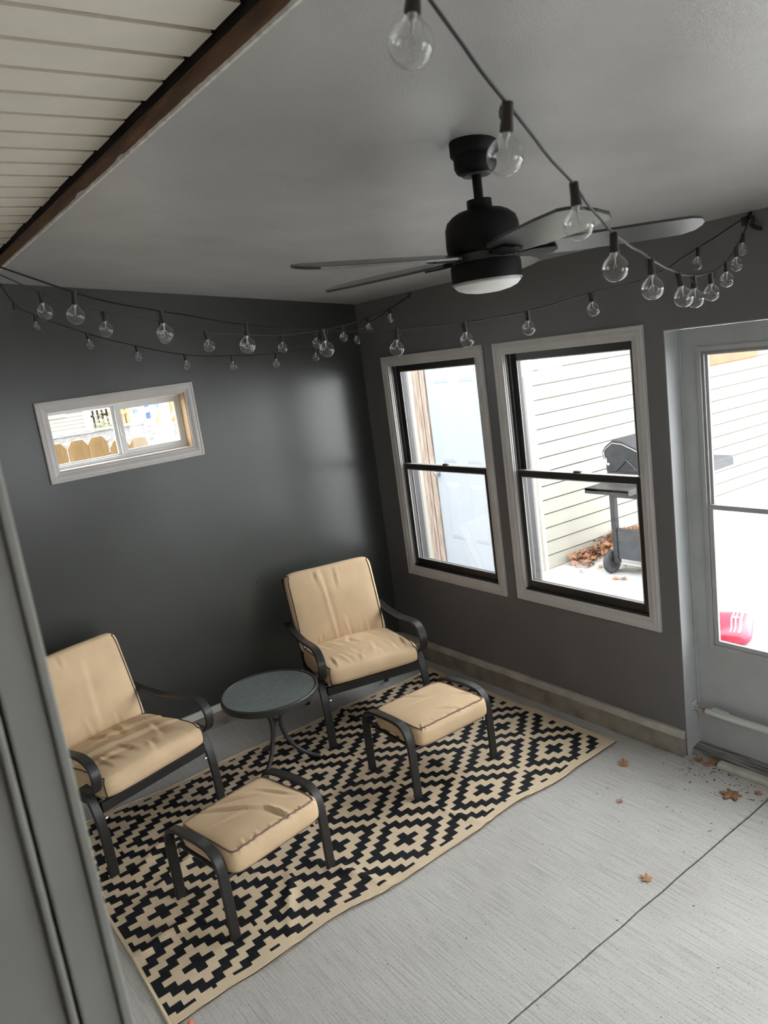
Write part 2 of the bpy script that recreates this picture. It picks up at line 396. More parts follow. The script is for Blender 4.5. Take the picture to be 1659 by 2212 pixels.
# torn drywall edge and the stained beam
tb = MB(); n = 200; vs = []
for i in range(n + 1):
    y = YF + (0.0 - YF) * i / n
    j = 0.004 * noise.noise(Vector((y * 14, 3, 1))) + (0.006 if noise.noise(Vector((y * 5, 9, 2))) > 0.35 else 0)
    z = ceil_z(XB)
    vs += [(XB + 0.004, y, z - 0.002), (XB - 0.003, y, z - 0.0015), (XB - 0.003, y, z + 0.006 + abs(j)), (XB + 0.004, y, z + 0.006 + abs(j))]
tb.add(vs, [(i * 4 + k, i * 4 + (k + 1) % 4, (i + 1) * 4 + (k + 1) % 4, (i + 1) * 4 + k) for i in range(n) for k in range(4)])
beam = MB(); beam.box((XB - 0.0015, YF, ceil_z(XB) + 0.001), (XB + 0.045, 0.0, ceil_z(XB) + 0.048))
trim1 = struct(beam.build('trim_1', M_BEAM, bevel=0.002), 'dark brown stained wooden beam along the edge of the grey ceiling')
tb.build('drywall_edge', M_PAPER, trim1)
b2 = MB(); b2.box((XB - 0.0010, YF, ceil_z(XB) + 0.049), (XB + 0.05, 0.0, ceil_z(XB) + 0.15)); b2.build('gap_shade_strip', M_DARKWOOD_SHADE, trim1)  # dark strip stands in for the shade between beam and soffit

# white soffit made of lapped planks
ZS = 2.715
sof = empty('ceiling_soffit', (XL, 0, ZS)); struct(sof, 'cream lapped-plank soffit between the house wall and the brown beam')
PW = 0.131
pm = MB(); x1 = XB - 0.018 - XL
pl = [(0.0, 0.0), (PW - 0.017, 0.0), (PW - 0.031, 0.030), (0.0, 0.030)]
pm.prism([(-p[0], p[1]) for p in pl], 'x', 0.0, x1)
pme = pm.mesh('plank', M_SOFFIT)
k = 0; y = -0.013
while y > YF:
    o = inst('plank', pme, sof, (0, y - 0.0, 0)); o.scale = (1 - 0.004 * ((k * 7) % 5) / 2, 1, 1); y -= PW; k += 1
sb = MB(); sb.box((0, YF, 0.031), (x1 - 0.004, 0.0, 0.05)); sb.build('soffit_backing', M_SOFFIT, sof)

# concrete curbs with a sill strip on top
def curb(name, axis, lo, hi, label, m_trim):
    b = MB(); t = MB(); e = 0.024; n = max(8, int((hi - lo) * 24))
    def prof(mb, pr, wob):
        vs = []
        for i in range(n + 1):
            u = lo + (hi - lo) * i / n
            for (d, z, k) in pr:
                dd = d + wob * k * noise.noise(Vector((u * 7, d * 40, z * 30)))
                zz = z + wob * k * 0.6 * noise.noise(Vector((u * 9 + 5, d * 40, z * 20)))
                vs.append((-dd, u, zz) if axis == 'x' else (u, -dd, zz))
        m = len(pr); mb.add(vs, [(i * m + k, (i + 1) * m + k, (i + 1) * m + (k + 1) % m, i * m + (k + 1) % m) for i in range(n) for k in range(m)] + [tuple(range(m)), tuple(range(n * m, n * m + m))])
    prof(b, [(-0.005, -0.02, 0), (e + 0.006, -0.004, 1), (e + 0.004, 0.02, 1), (e, 0.06, 1), (e - 0.002, 0.092, 1), (-0.005, 0.092, 0)], 0.006)
    prof(t, [(-0.005, 0.090, 0), (e - 0.004, 0.090, .4), (e - 0.004, 0.108, .2), (e + 0.002, 0.112, .2), (e + 0.002, 0.126, .2), (e - 0.004, 0.130, .1), (-0.005, 0.130, 0)], 0.002)
    o = struct(b.build(name, M_CURB), label); t.build('sill_strip', m_trim, o)
curb('baseboard_right', 'x', DY1 + 0.006, -0.02, 'stained concrete curb under the window wall', M_CURBTRIM)
curb('baseboard_back', 'y', XL, -0.02, 'stained concrete curb with white strip under the charcoal wall', M_CURBTRIM2)

# ------------------------------------------------------------------ window joinery
CAS = [(0.0, 0.0), (0.0, 0.016), (0.004, 0.019), (0.012, 0.019), (0.015, 0.0165), (0.030, 0.0175), (0.042, 0.014), (0.047, 0.0105), (0.054, 0.0105), (0.060, 0.009), (0.060, 0.0)]
def casing(parent, axis, u0, u1, z0, z1, cw, side=-1):
    """four mitred moulding pieces; axis 'x' -> lies on plane x=0, u along y"""
    sc = cw / 0.060
    C = [(u0, z0, 1, 1), (u1, z0, -1, 1), (u1, z1, -1, -1), (u0, z1, 1, -1)]
    for i in range(4):
        a, b = C[i], C[(i + 1) % 4]; mb = MB(); vs = []
        for c in (a, b):
            for (d, h) in CAS:
                u = c[0] + c[2] * d * sc; z = c[1] + c[3] * d * sc
                # hairline mitre gap
                g = 0.0005
                if i % 2 == 0: u += g if c is a else -g
                else: z += g if c is a else -g
                vs.append((side * h, u, z) if axis == 'x' else (u, side * h, z))
        m = len(CAS)
        mb.add(vs, [(k, k + 1, m + k + 1, m + k) for k in range(m - 1)] + [tuple(range(m)), tuple(range(m, 2 * m))])
        mb.build('casing', M_CASE, parent)

def rect_frame(name, axis, d0, d1, u0, u1, z0, z1, su0, su1, sz0, sz1, m, parent, bevel=0.0015, label=None):
    mb = MB()
    def B(a, b, c, d):
        mb.box((d0, a, c), (d1, b, d)) if axis == 'x' else mb.box((a, d0, c), (b, d1, d))
    B(u0, u0 + su0, z0, z1); B(u1 - su1, u1, z0, z1); B(u0 + su0, u1 - su1, z0, z0 + sz0); B(u0 + su0, u1 - su1, z1 - sz1, z1)
    return mb.build(name, m, parent, bevel=bevel)

def double_hung(name, W, label):
    root = empty(name, (0, W[0], W[2])); struct(root, label)
    inv = Matrix.Translation((0, -W[0], -W[2]))
    def fix(o): o.data.transform(inv); return o
    y0, y1, z0, z1 = W[0] - W[1] + CW, W[0] + W[1] - CW, W[2] + CW, W[3] - CW
    before = set(bpy.data.objects)
    casing(root, 'x', W[0] - W[1], W[0] + W[1], W[2], W[3], CW)
    # extension jamb (white edge) and dark vinyl frame with tracks
    rect_frame('extension_jamb', 'x', 0.0, 0.010, y0 - 0.004, y1 + 0.004, z0 - 0.004, z1 + 0.004, 0.008, 0.008, 0.008, 0.008, M_CASE, root)
    rect_frame('jamb', 'x', 0.010, 0.125, y0 - 0.012, y1 + 0.012, z0 - 0.012, z1 + 0.012, 0.014, 0.014, 0.016, 0.016, M_BRONZE, root)
    for yy, s in ((y1 - 0.002, -1), (y0 + 0.002, 1)):
        for xx in (0.013, 0.0415, 0.0745):
            t = MB(); t.box((xx, yy, z0 + 0.005), (xx + 0.003, yy + s * 0.007, z1 - 0.005)); t.build('track', M_TRACK, root)
    zm = 1.332 if True else 0
    # upper sash, further out
    su = rect_frame('upper_sash', 'x', 0.047, 0.072, y0 + 0.004, y1 - 0.004, zm - 0.018, z1 - 0.004, 0.045, 0.045, 0.034, 0.040, M_BRONZE, root)
    rect_frame('glazing_bead', 'x', 0.0455, 0.0475, y0 + 0.047, y1 - 0.047, zm + 0.014, z1 - 0.042, 0.004, 0.004, 0.004, 0.004, M_VINYL, su, bevel=0)
    p = MB(); p.box((0.058, y0 + 0.045, zm + 0.01), (0.062, y1 - 0.045, z1 - 0.040)); p.build('pane', M_PANE, su)
    # lower sash, nearer
    sl = rect_frame('lower_sash', 'x', 0.014, 0.040, y0 + 0.004, y1 - 0.004, z0 + 0.004, zm + 0.018, 0.036, 0.036, 0.052, 0.034, M_BRONZE, root)
    rect_frame('glazing_bead', 'x', 0.0120, 0.0148, y0 + 0.038, y1 - 0.038, z0 + 0.054, zm - 0.014, 0.0045, 0.0045, 0.0045, 0.0045, M_VINYL, sl, bevel=0)
    p = MB(); p.box((0.025, y0 + 0.035, z0 + 0.05), (0.029, y1 - 0.035, zm - 0.014)); p.build('pane', M_PANE, sl)
    r = MB(); r.box((0.0145, y0 + 0.006, zm + 0.0182), (0.0445, y1 - 0.006, zm + 0.0215)); r.build('lit_rail_top', M_TRACK, sl)  # paler strip puts the lit rail top into the colour
    k = MB(); k.lathe([(0.001, 0.0), (0.016, 0.0), (0.016, 0.006), (0.012, 0.010), (0.001, 0.011)], 14, (0.029, W[0], zm + 0.0216)); k.box((0.018, W[0] - 0.034, zm + 0.024), (0.030, W[0] + 0.006, zm + 0.031))
    k.build('sash_lock', M_BRONZE, sl, smooth=True)
    # finger lift on the bottom rail
    g = MB(); path = [(-0.040, 0.0), (-0.034, 0.010), (-0.02, 0.015), (0.0, 0.016), (0.02, 0.015), (0.034, 0.010), (0.040, 0.0)]
    g.tube([(0.011, W[0] + a, z0 + 0.024 + b) for a, b in path], 0.0035, 8); g.build('finger_lift', M_BRONZE, sl, smooth=True)
    s2 = MB(); s2.prism([(0.0, z0 - 0.002), (0.13, z0 - 0.002), (0.13, z0 + 0.004), (0.0, z0 + 0.010)], 'y', y0, y1); s2.build('sill', M_BRONZE, root)
    for o in set(bpy.data.objects) - before:
        if o.type == 'MESH': fix(o)
    return root
double_hung('window_1', W1, 'double-hung window beside the corner, showing the white panelled door outside')
double_hung('window_2', W2, 'double-hung window next to the grey door, showing siding and the grill outside')

# small slider
w3 = empty('window_3', (0, 0, 0)); struct(w3, 'small horizontal slider window high in the charcoal wall')
casing(w3, 'y', WA[0], WA[1], WA[2], WA[3], CA)
jm = rect_frame('pine_jamb', 'y', 0.001, 0.075, hA[0] - 0.003, hA[1] + 0.003, hA[2] - 0.003, hA[3] + 0.003, 0.006, 0.006, 0.006, 0.006, M_PINE, w3, bevel=0)
sw = MB(); sw.box((hA[0] + 0.003, 0.0, hA[2] + 0.0032), (hA[1] - 0.003, 0.078, hA[2] + 0.006)); sw.box((hA[0] + 0.0032, 0.0, hA[2] + 0.006), (hA[0] + 0.006, 0.075, hA[3] - 0.004)); sw.box((hA[0] + 0.004, 0.0, hA[3] - 0.006), (hA[1] - 0.004, 0.075, hA[3] - 0.0032))
sw.build('painted_jamb_lining', M_VINYL, w3)
rect_frame('vinyl_frame', 'y', 0.076, 0.125, hA[0] + 0.001, hA[1] - 0.001, hA[2] + 0.001, hA[3] - 0.001, 0.018, 0.022, 0.024, 0.018, M_VINYL, w3)
ls = rect_frame('fixed_sash', 'y', 0.102, 0.120, -1.992, -1.632, hA[2] + 0.024, hA[3] - 0.016, 0.010, 0.024, 0.008, 0.008, M_VINYL, w3)
p = MB(); p.box((-1.982, 0.109, hA[2] + 0.03), (-1.656, 0.112, hA[3] - 0.02)); p.build('pane', M_PANE, ls)
rs = rect_frame('sliding_sash', 'y', 0.080, 0.099, -1.640, -1.274, hA[2] + 0.022, hA[3] - 0.018, 0.032, 0.024, 0.026, 0.026, M_VINYL, w3)
p = MB(); p.box((-1.609, 0.087, hA[2] + 0.045), (-1.297, 0.090, hA[3] - 0.042)); p.build('pane', M_PANE, rs)
lt = MB(); lt.box((-1.632, 0.068, 1.815), (-1.622, 0.080, 1.875)); lt.box((-1.6345, 0.062, 1.828), (-1.6195, 0.070, 1.862)); lt.build('latch', M_VINYL, rs, bevel=0.002)

# glazed opening added to the window wall for more daylight (never in view)
w4 = empty('added_window_4', (0, 0, 0)); struct(w4, 'unseen glazed opening added behind the viewer for daylight')
for a, b in ((H4[0], (H4[0] + H4[1]) / 2 + 0.03), ((H4[0] + H4[1]) / 2 - 0.03, H4[1])):
    f = rect_frame('added_glazed_panel', 'x', 0.05, 0.09, a + 0.002, b - 0.002, H4[2] + 0.002, H4[3] - 0.002, 0.05, 0.05, 0.07, 0.05, M_VINYL, w4)
    p = MB(); p.box((0.068, a + 0.05, H4[2] + 0.07), (0.072, b - 0.05, H4[3] - 0.05)); p.build('pane', M_PANE, f)
# window added to the near end wall as a daylight source (never in view)
w5 = empty('added_window_5', (0, YF, 0)); struct(w5, 'unseen glazed panels added in the near end wall for daylight')
for a, b in ((hF[0], (hF[0] + hF[1]) / 2 + 0.03), ((hF[0] + hF[1]) / 2 - 0.03, hF[1])):
    f = rect_frame('added_glazed_panel', 'y', -0.06, -0.02, a + 0.002, b - 0.002, hF[2] + 0.002, hF[3] - 0.002, 0.05, 0.05, 0.07, 0.05, M_VINYL, w5)
    p = MB(); p.box((a + 0.05, -0.042, hF[2] + 0.07), (b - 0.05, -0.038, hF[3] - 0.05)); p.build('pane', M_PANE, f)

# ------------------------------------------------------------------ grey exterior door in the window wall
dr = empty('door_1', (0, 0, 0)); struct(dr, 'grey painted glazed door at the end of the window wall')
jb = MB(); jb.box((0.0005, DY1 - 0.004, 0.0), (T + 0.01, DY1 - 0.0002, DZ - 0.0005)); jb.box((0.0005, DY0 + 0.0002, 0), (T + 0.01, DY0 + 0.004, DZ - 0.0005)); jb.box((0.0005, DY0 + 0.004, DZ - 0.004), (T + 0.01, DY1 - 0.004, DZ - 0.0002))
jb.build('door_jamb', M_GREY, dr)
dy0, dy1 = DY0 + 0.007, DY1 - 0.007
gy0, gy1, gz0, gz1 = -3.095, -2.337, 0.545, 1.911
slabm = MB(); wall_panel(slabm, 'x', 0.100, 0.138, dy0, dy1, 0.042, DZ - 0.008, [(gy0, gy1, gz0, gz1)])
weld(slabm.build('door_slab', M_GREY, dr))
gf = rect_frame('glazing_frame', 'x', 0.094, 0.112, gy0 - 0.004, gy1 + 0.004, gz0 - 0.004, gz1 + 0.004, 0.020, 0.020, 0.020, 0.020, M_GREY, dr)
rect_frame('glazing_track', 'x', 0.102, 0.126, gy0 + 0.016, gy1 - 0.016, gz0 + 0.016, gz1 - 0.016, 0.012, 0.012, 0.010, 0.012, M_TRACK, gf)
rect_frame('upper_light', 'x', 0.116, 0.128, gy0 + 0.024, gy1 - 0.026, 1.212, gz1 - 0.024, 0.012, 0.012, 0.014, 0.010, M_GREY, gf)
lf = rect_frame('lower_light', 'x', 0.100, 0.114, gy0 + 0.018, gy1 - 0.018, gz0 + 0.016, 1.226, 0.024, 0.022, 0.022, 0.022, M_GREY, gf)
p = MB(); p.box((0.120, gy0 + 0.03, 1.22), (0.123, gy1 - 0.03, gz1 - 0.03)); p.build('upper_pane', M_PANE, dr)
p = MB(); p.box((0.106, gy0 + 0.035, gz0 + 0.03), (0.109, gy1 - 0.035, 1.21)); p.build('lower_pane', M_PANE, dr)
lc = MB(); lc.box((0.0965, gy1 - 0.035, gz0 + 0.003), (0.100, gy1 - 0.10, gz0 + 0.015)); lc.box((0.0965, gy1 - 0.115, gz0 + 0.003), (0.100, gy1 - 0.14, gz0 + 0.013)); lc.build('sash_clip', M_BRONZE, gf)
ed = MB(); ed.box((0.0992, dy1 + 0.0005, 0.05), (0.1012, dy1 - 0.004, DZ - 0.01)); ed.build('edge_bead', M_CLOSER, dr)
# door closer
dc = MB(); dc.tube([(0.062, -2.318, 0.232), (0.062, -2.40, 0.232), (0.062, -2.62, 0.232), (0.062, -2.92, 0.232)], [0.014, 0.017, 0.0175, 0.0175], 14)
closer = dc.build('door_closer', M_CLOSER, dr, smooth=True)
t = MB(); t.tube([(0.060, -2.262, 0.236), (0.062, -2.30, 0.233)], 0.005, 8); t.build('piston_rod', M_KNOB, closer, smooth=True)
t = MB(); t.lathe([(0.004, 0), (0.013, 0), (0.013, 0.010), (0.004, 0.010)], 12, (0.062, -2.318, 0.232), axis='y'); t.build('red_washer', M_RED, closer, smooth=True)
t = MB(); t.box((0.045, -2.2545, 0.222), (0.085, -2.258, 0.262)); t.box((0.050, -2.258, 0.229), (0.075, -2.292, 0.2325)); t.box((0.050, -2.258, 0.243), (0.075, -2.280, 0.2455)); t.build('jamb_bracket', M_CLOSER, closer, bevel=0.001)
t = MB(); t.prism([(-2.36, 0.2495), (-2.345, 0.2545), (-2.37, 0.259), (-2.42, 0.2545), (-2.43, 0.2495)], 'x', 0.052, 0.072); t.build('closer_clip', M_CLOSER, closer, bevel=0.001)
t = MB(); t.box((0.074, -2.88, 0.220), (0.0995, -2.915, 0.246)); t.build('door_bracket', M_CLOSER, closer, bevel=0.001)
# worn wooden threshold
th = MB(); th.prism([(0.03, 0.001), (T + 0.03, 0.001), (T + 0.03, 0.036), (0.075, 0.036), (0.04, 0.026)], 'y', DY0 + 0.005, DY1 - 0.005); th.build('threshold', M_SILLWOOD, dr)
th = MB(); th.prism([(-0.012, 0.001), (0.029, 0.001), (0.029, 0.024), (0.0, 0.024), (-0.010, 0.016)], 'y', DY0 + 0.005, DY1 - 0.155); th.build('sill_nosing', M_CURBTRIM, dr, bevel=0.003)

# ------------------------------------------------------------------ near door jamb at the edge of the view
d2 = empty('door_2', (-2.9, -3.68, 0)); struct(d2, 'blurred grey door jamb in the near foreground')
def jpiece(name, x0, x1, y0, y1, m=M_GREYIN, bev=0.0015):
    b = MB(); b.box((x0 + 2.9, y0 + 3.68, 0.002), (x1 + 2.9, y1 + 3.68, 2.44)); b.build(name, m, d2, bevel=bev)
jpiece('stop_bead', -2.8705, -2.8640, -3.700, -3.66)
jpiece('jamb_face', -2.8945, -2.8710, -3.697, -3.66)
jpiece('groove_strip', -2.8975, -2.8948, -3.690, -3.66, M_DARKWOOD_SHADE)  # dark strip set in the groove between the jamb boards
jpiece('inner_bead', -2.9025, -2.8978, -3.703, -3.66)
jpiece('inner_jamb', -3.0, -2.9028, -3.699, -3.66)

# ------------------------------------------------------------------ rug
def build_rug():
    x0, x1, y0, y1 = -2.474, -0.116, -1.922, -0.452
    cx, cy = 0.483 / 12, 0.366 / 12
    ox, oy = -0.364, -1.731
    def is_black(x, y):
        if x < x0 + 0.012 or x > x1 - 0.030 or y < y0 + 0.034 or y > y1 - 0.030: return False
        i = (x - ox) / cx; j = round((y - oy) / cy)
        def dd(i, j):
            i = (i + 6) % 12 - 6; j = (j + 6) % 12 - 6
            return abs(i) + abs(j)
        d = min(dd(i, j), dd(i + 6, j + 6))
        return d < 1.5 or 3.4 < d < 5.2
    folds = [((-2.42, -1.30), (-1.75, -0.95), .009, .022), ((-2.47, -1.53), (-2.25, -1.49), .012, .02), ((-1.55, -1.92), (-1.72, -1.50), .008, .02), ((-2.0, -0.80), (-2.3, -1.05), .008, .02),
             ((-1.02, -1.92), (-1.12, -1.60), .007, .02), ((-1.98, -1.86), (-1.78, -1.50), .006, .02), ((-0.83, -0.45), (-0.86, -0.62), .012, .014), ((-1.5, -1.2), (-1.0, -1.3), .006, .025), ((-2.05, -1.25), (-1.9, -1.5), .007, .02), ((-0.62, -1.62), (-0.35, -1.5), .004, .02)]
    def hgt(x, y):
        z = 0.0065 + 0.0035 * noise.noise(Vector((x * 4.2, y * 4.2, 0))) + 0.0022 * noise.noise(Vector((x * 9 + 4, y * 9, 3)))
        ed = min(y - y0, 0.25)
        z += 0.008 * max(0, noise.noise(Vector((x * 5.5, 1.5, 8)))) * max(0, 1 - ed / 0.10)
        for (a, b, am, sg) in folds:
            ax, ay = a; bx, by = b; dx, dy = bx - ax, by - ay; L2 = dx * dx + dy * dy
            t = max(0, min(1, ((x - ax) * dx + (y - ay) * dy) / L2)); px, py = ax + dx * t, ay + dy * t
            d = math.hypot(x - px, y - py); z += 1.5 * am * math.exp(-(d / sg) ** 2) * (0.4 + 0.6 * math.sin(math.pi * min(1, max(0, t))))
        for (fx, fy) in FEET:
            d = math.hypot(x - fx, y - fy)
            if d < 0.06: k = max(0, 1 - d / 0.06); k = min(1, 2 * k); z = z * (1 - k) + 0.0045 * k
        return max(z, 0.0042)
    def warp(x, y):
        k = 0.010 * noise.noise(Vector((x * 2.6, 7.7, 0.3)))
        w = 0.011 * math.sin(x * 6.1 + 0.6) + 0.007 * math.sin(x * 13.0)
        fe = max(0, 1 - (y - y0) / 0.5); be = max(0, 1 - (y1 - y) / 0.4)
        return (x + 0.008 * noise.noise(Vector((x0, y * 3, 5))), y + w * fe + k + be * 0.012 * math.sin(x * 8 + 1))
    # grid lines on the cell borders, each cell split in three
    def lines(lo, hi, o, c, fr):
        L = [lo]; k = math.floor((lo - o) / c)
        v = []
        while True:
            for s in fr:
                u = o + (k - 0.5) * c + c * s
                if lo + 1e-4 < u < hi - 1e-4: v.append(u)
            k += 1
            if o + (k - 0.5) * c > hi: break
        return [lo] + v + [hi]
    xs = lines(x0, x1, ox, cx, (0, 0.1, 0.3, 0.7, 0.9)); ys = lines(y0, y1, oy, cy, (0, 0.5))
    mb = MB(); idx = {}
    for i, x in enumerate(xs):
        for j, y in enumerate(ys):
            wx, wy = warp(x, y); idx[i, j] = len(mb.v); mb.v.append((wx + 1.295, wy + 1.187, hgt(x, y)))
    for i in range(len(xs) - 1):
        for j in range(len(ys) - 1):
            mb.f.append((idx[i, j], idx[i + 1, j], idx[i + 1, j + 1], idx[i, j + 1]))
            mb.mi.append(1 if is_black((xs[i] + xs[i + 1]) / 2, (ys[j] + ys[j + 1]) / 2) else 0)
    rug = empty('rug', (-1.295, -1.187, 0.0))
    tag(rug, 'black and tan stepped-diamond woven outdoor rug on the concrete floor', 'rug')
    me = mb.mesh('woven_field', [M_NYLON, M_NYLONB], smooth=True)
    for e in me.edges: e.use_edge_sharp = False
    f = inst('woven_field', me, rug)
    sm = f.modifiers.new('solid', 'SOLIDIFY'); sm.thickness = 0.003; sm.offset = -1
    def P(x, y, dz=0.0): wx, wy = warp(x, y); return (wx + 1.295, wy + 1.187, hgt(x, y) + dz)
    NX = 150
    def strip(name, pts, r, m):
        b = MB(); b.tube(pts, r, 6); b.build(name, m, rug, smooth=True)
    fx = [x0 + (x1 - x0) * i / NX for i in range(NX + 1)]; fy = [y0 + (y1 - y0) * i / 90 for i in range(91)]
    for yy, s in ((y0, -1), (y1, 1)):
        strip('binding', [P(x, yy, -0.0005) for x in fx], 0.0042, M_NYLON)
        strip('binding_stripe', [(a, b + s * 0.0032, c + 0.0012) for a, b, c in (P(x, yy, 0) for x in fx)], 0.0022, M_PIPE)
    for xx in (x0, x1): strip('binding', [P(xx, y, -0.0005) for y in fy], 0.0042, M_NYLON)
    return rug

# poses of the furniture (x, y, heading)
CH1 = (-2.08, -0.904, R(13.96)); CH2 = (-0.818, -0.880, R(-14.7))
OT1 = (-1.9025, -1.681, R(9.37)); OT2 = (-0.8595, -1.5495, R(-1.56))
TB = (-1.396, -0.745)
def loc2w(pose, x, s): c, n = math.cos(pose[2]), math.sin(pose[2]); return (pose[0] + x * c + s * n, pose[1] + x * n - s * c)
FEET = []
for ch in (CH1, CH2): FEET += [loc2w(ch, sx * 0.299, 0.003) for sx in (-1, 1)]
for ot in (OT1, OT2): FEET += [loc2w(ot, sx * 0.243, ss) for sx in (-1, 1) for ss in (0, -0.386)]
FEET += [(TB[0] + 0.2 * math.cos(R(a)), TB[1] + 0.2 * math.sin(R(a))) for a in (90, -30, -150)]
build_rug()

# ------------------------------------------------------------------ cushions
def cushion_mesh(name, hx, hy, hz, k, crown, wr, n=26, seed=0, nz=6, wfun=None, m=M_TAN):
    """rounded box; returns mesh plus a function mapping the unit cube onto it"""
    def mp(u, v, w):
        L = (abs(u) ** k + abs(v) ** k + abs(w) ** k) ** (1.0 / k)
        mx = max(abs(u), abs(v), abs(w)); s = mx / L if L > 0 else 1
        a, b, c = u * s, v * s, w * s
        e = (1 - a * a) * (1 - b * b)
        z = c * hz + (crown * max(0, c) * max(0, e) ** 0.55) - crown * 0.25 * max(0, -c) * max(0, e) ** 0.5
        x, y = a * hx * (1 + 0.012 * (1 - c * c)), b * hy * (1 + 0.012 * (1 - c * c))
        if wfun: z += wfun(a, b, c)
        if wr:
            q = Vector((x * 5 + seed * 3.1, y * 5 + seed, z * 2)); z += wr * noise.noise(q) * (1 if c > 0 else .3)
            x += wr * 0.6 * noise.noise(q + Vector((9, 3, 5))); y += wr * 0.6 * noise.noise(q + Vector((2, 8, 7)))
        return Vector((x, y, z))
    vid = {}; V = []; F = []
    def vert(u, v, w):
        key = (round(u, 5), round(v, 5), round(w, 5))
        if key not in vid: vid[key] = len(V); V.append(mp(u, v, w))
        return vid[key]
    g = [-1 + 2 * i / n for i in range(n + 1)]; gz = [-1 + 2 * i / nz for i in range(nz + 1)]
    # denser towards the edges
    den = lambda t: math.copysign(1 - (1 - abs(t)) ** 1.35, t)
    g = [den(t) for t in g]; gz = [den(t) for t in gz]
    for w in (-1, 1):
        for i in range(n):
            for j in range(n): F.append(tuple(vert(a, b, w) for a, b in ((g[i], g[j]), (g[i + 1], g[j]), (g[i + 1], g[j + 1]), (g[i], g[j + 1]))))
    for s in (-1, 1):
        for i in range(n):
            for j in range(nz):
                F.append(tuple(vert(a, s, b) for a, b in ((g[i], gz[j]), (g[i + 1], gz[j]), (g[i + 1], gz[j + 1]), (g[i], gz[j + 1]))))
                F.append(tuple(vert(s, a, b) for a, b in ((g[i], gz[j]), (g[i + 1], gz[j]), (g[i + 1], gz[j + 1]), (g[i], gz[j + 1]))))
    mb = MB(); mb.add(V, F); me = mb.mesh(name, m)
    for p in me.polygons: p.use_smooth = True
    return me, mp
def square_loop(n=22):
    g = [-1 + 2 * i / n for i in range(n)]
    return [(a, -1) for a in g] + [(1, a) for a in g] + [(-a, 1) for a in g] + [(-1, -a) for a in g]
def creases(lines):
    """sharp folds: (ax, ay, bx, by, amplitude, width) in unit coordinates of the top face"""
    def f(a, b, c):
        if c < 0.2: return 0.0
        z = 0.0
        for (ax, ay, bx, by, am, sg) in lines:
            dx, dy = bx - ax, by - ay; L2 = dx * dx + dy * dy
            t = max(0, min(1, ((a - ax) * dx + (b - ay) * dy) / L2)); px, py = ax + dx * t, ay + dy * t
            sd = ((a - px) * -dy + (b - py) * dx) / math.sqrt(L2); d = math.hypot(a - px, b - py)
            z += 1.3 * am * math.exp(-(d / sg) ** 2) * (1.0 if sd > 0 else -1.0) * min(1, abs(sd) / (sg * 0.35)) * (0.35 + 0.65 * math.sin(math.pi * min(0.95, max(0.05, t))))
        return z * max(0.0, min(1.0, (0.985 - max(abs(a), abs(b))) / 0.07))
    return f
def put(name, me, parent, M):
    o = inst(name, me, parent); o.matrix_local = M; return o

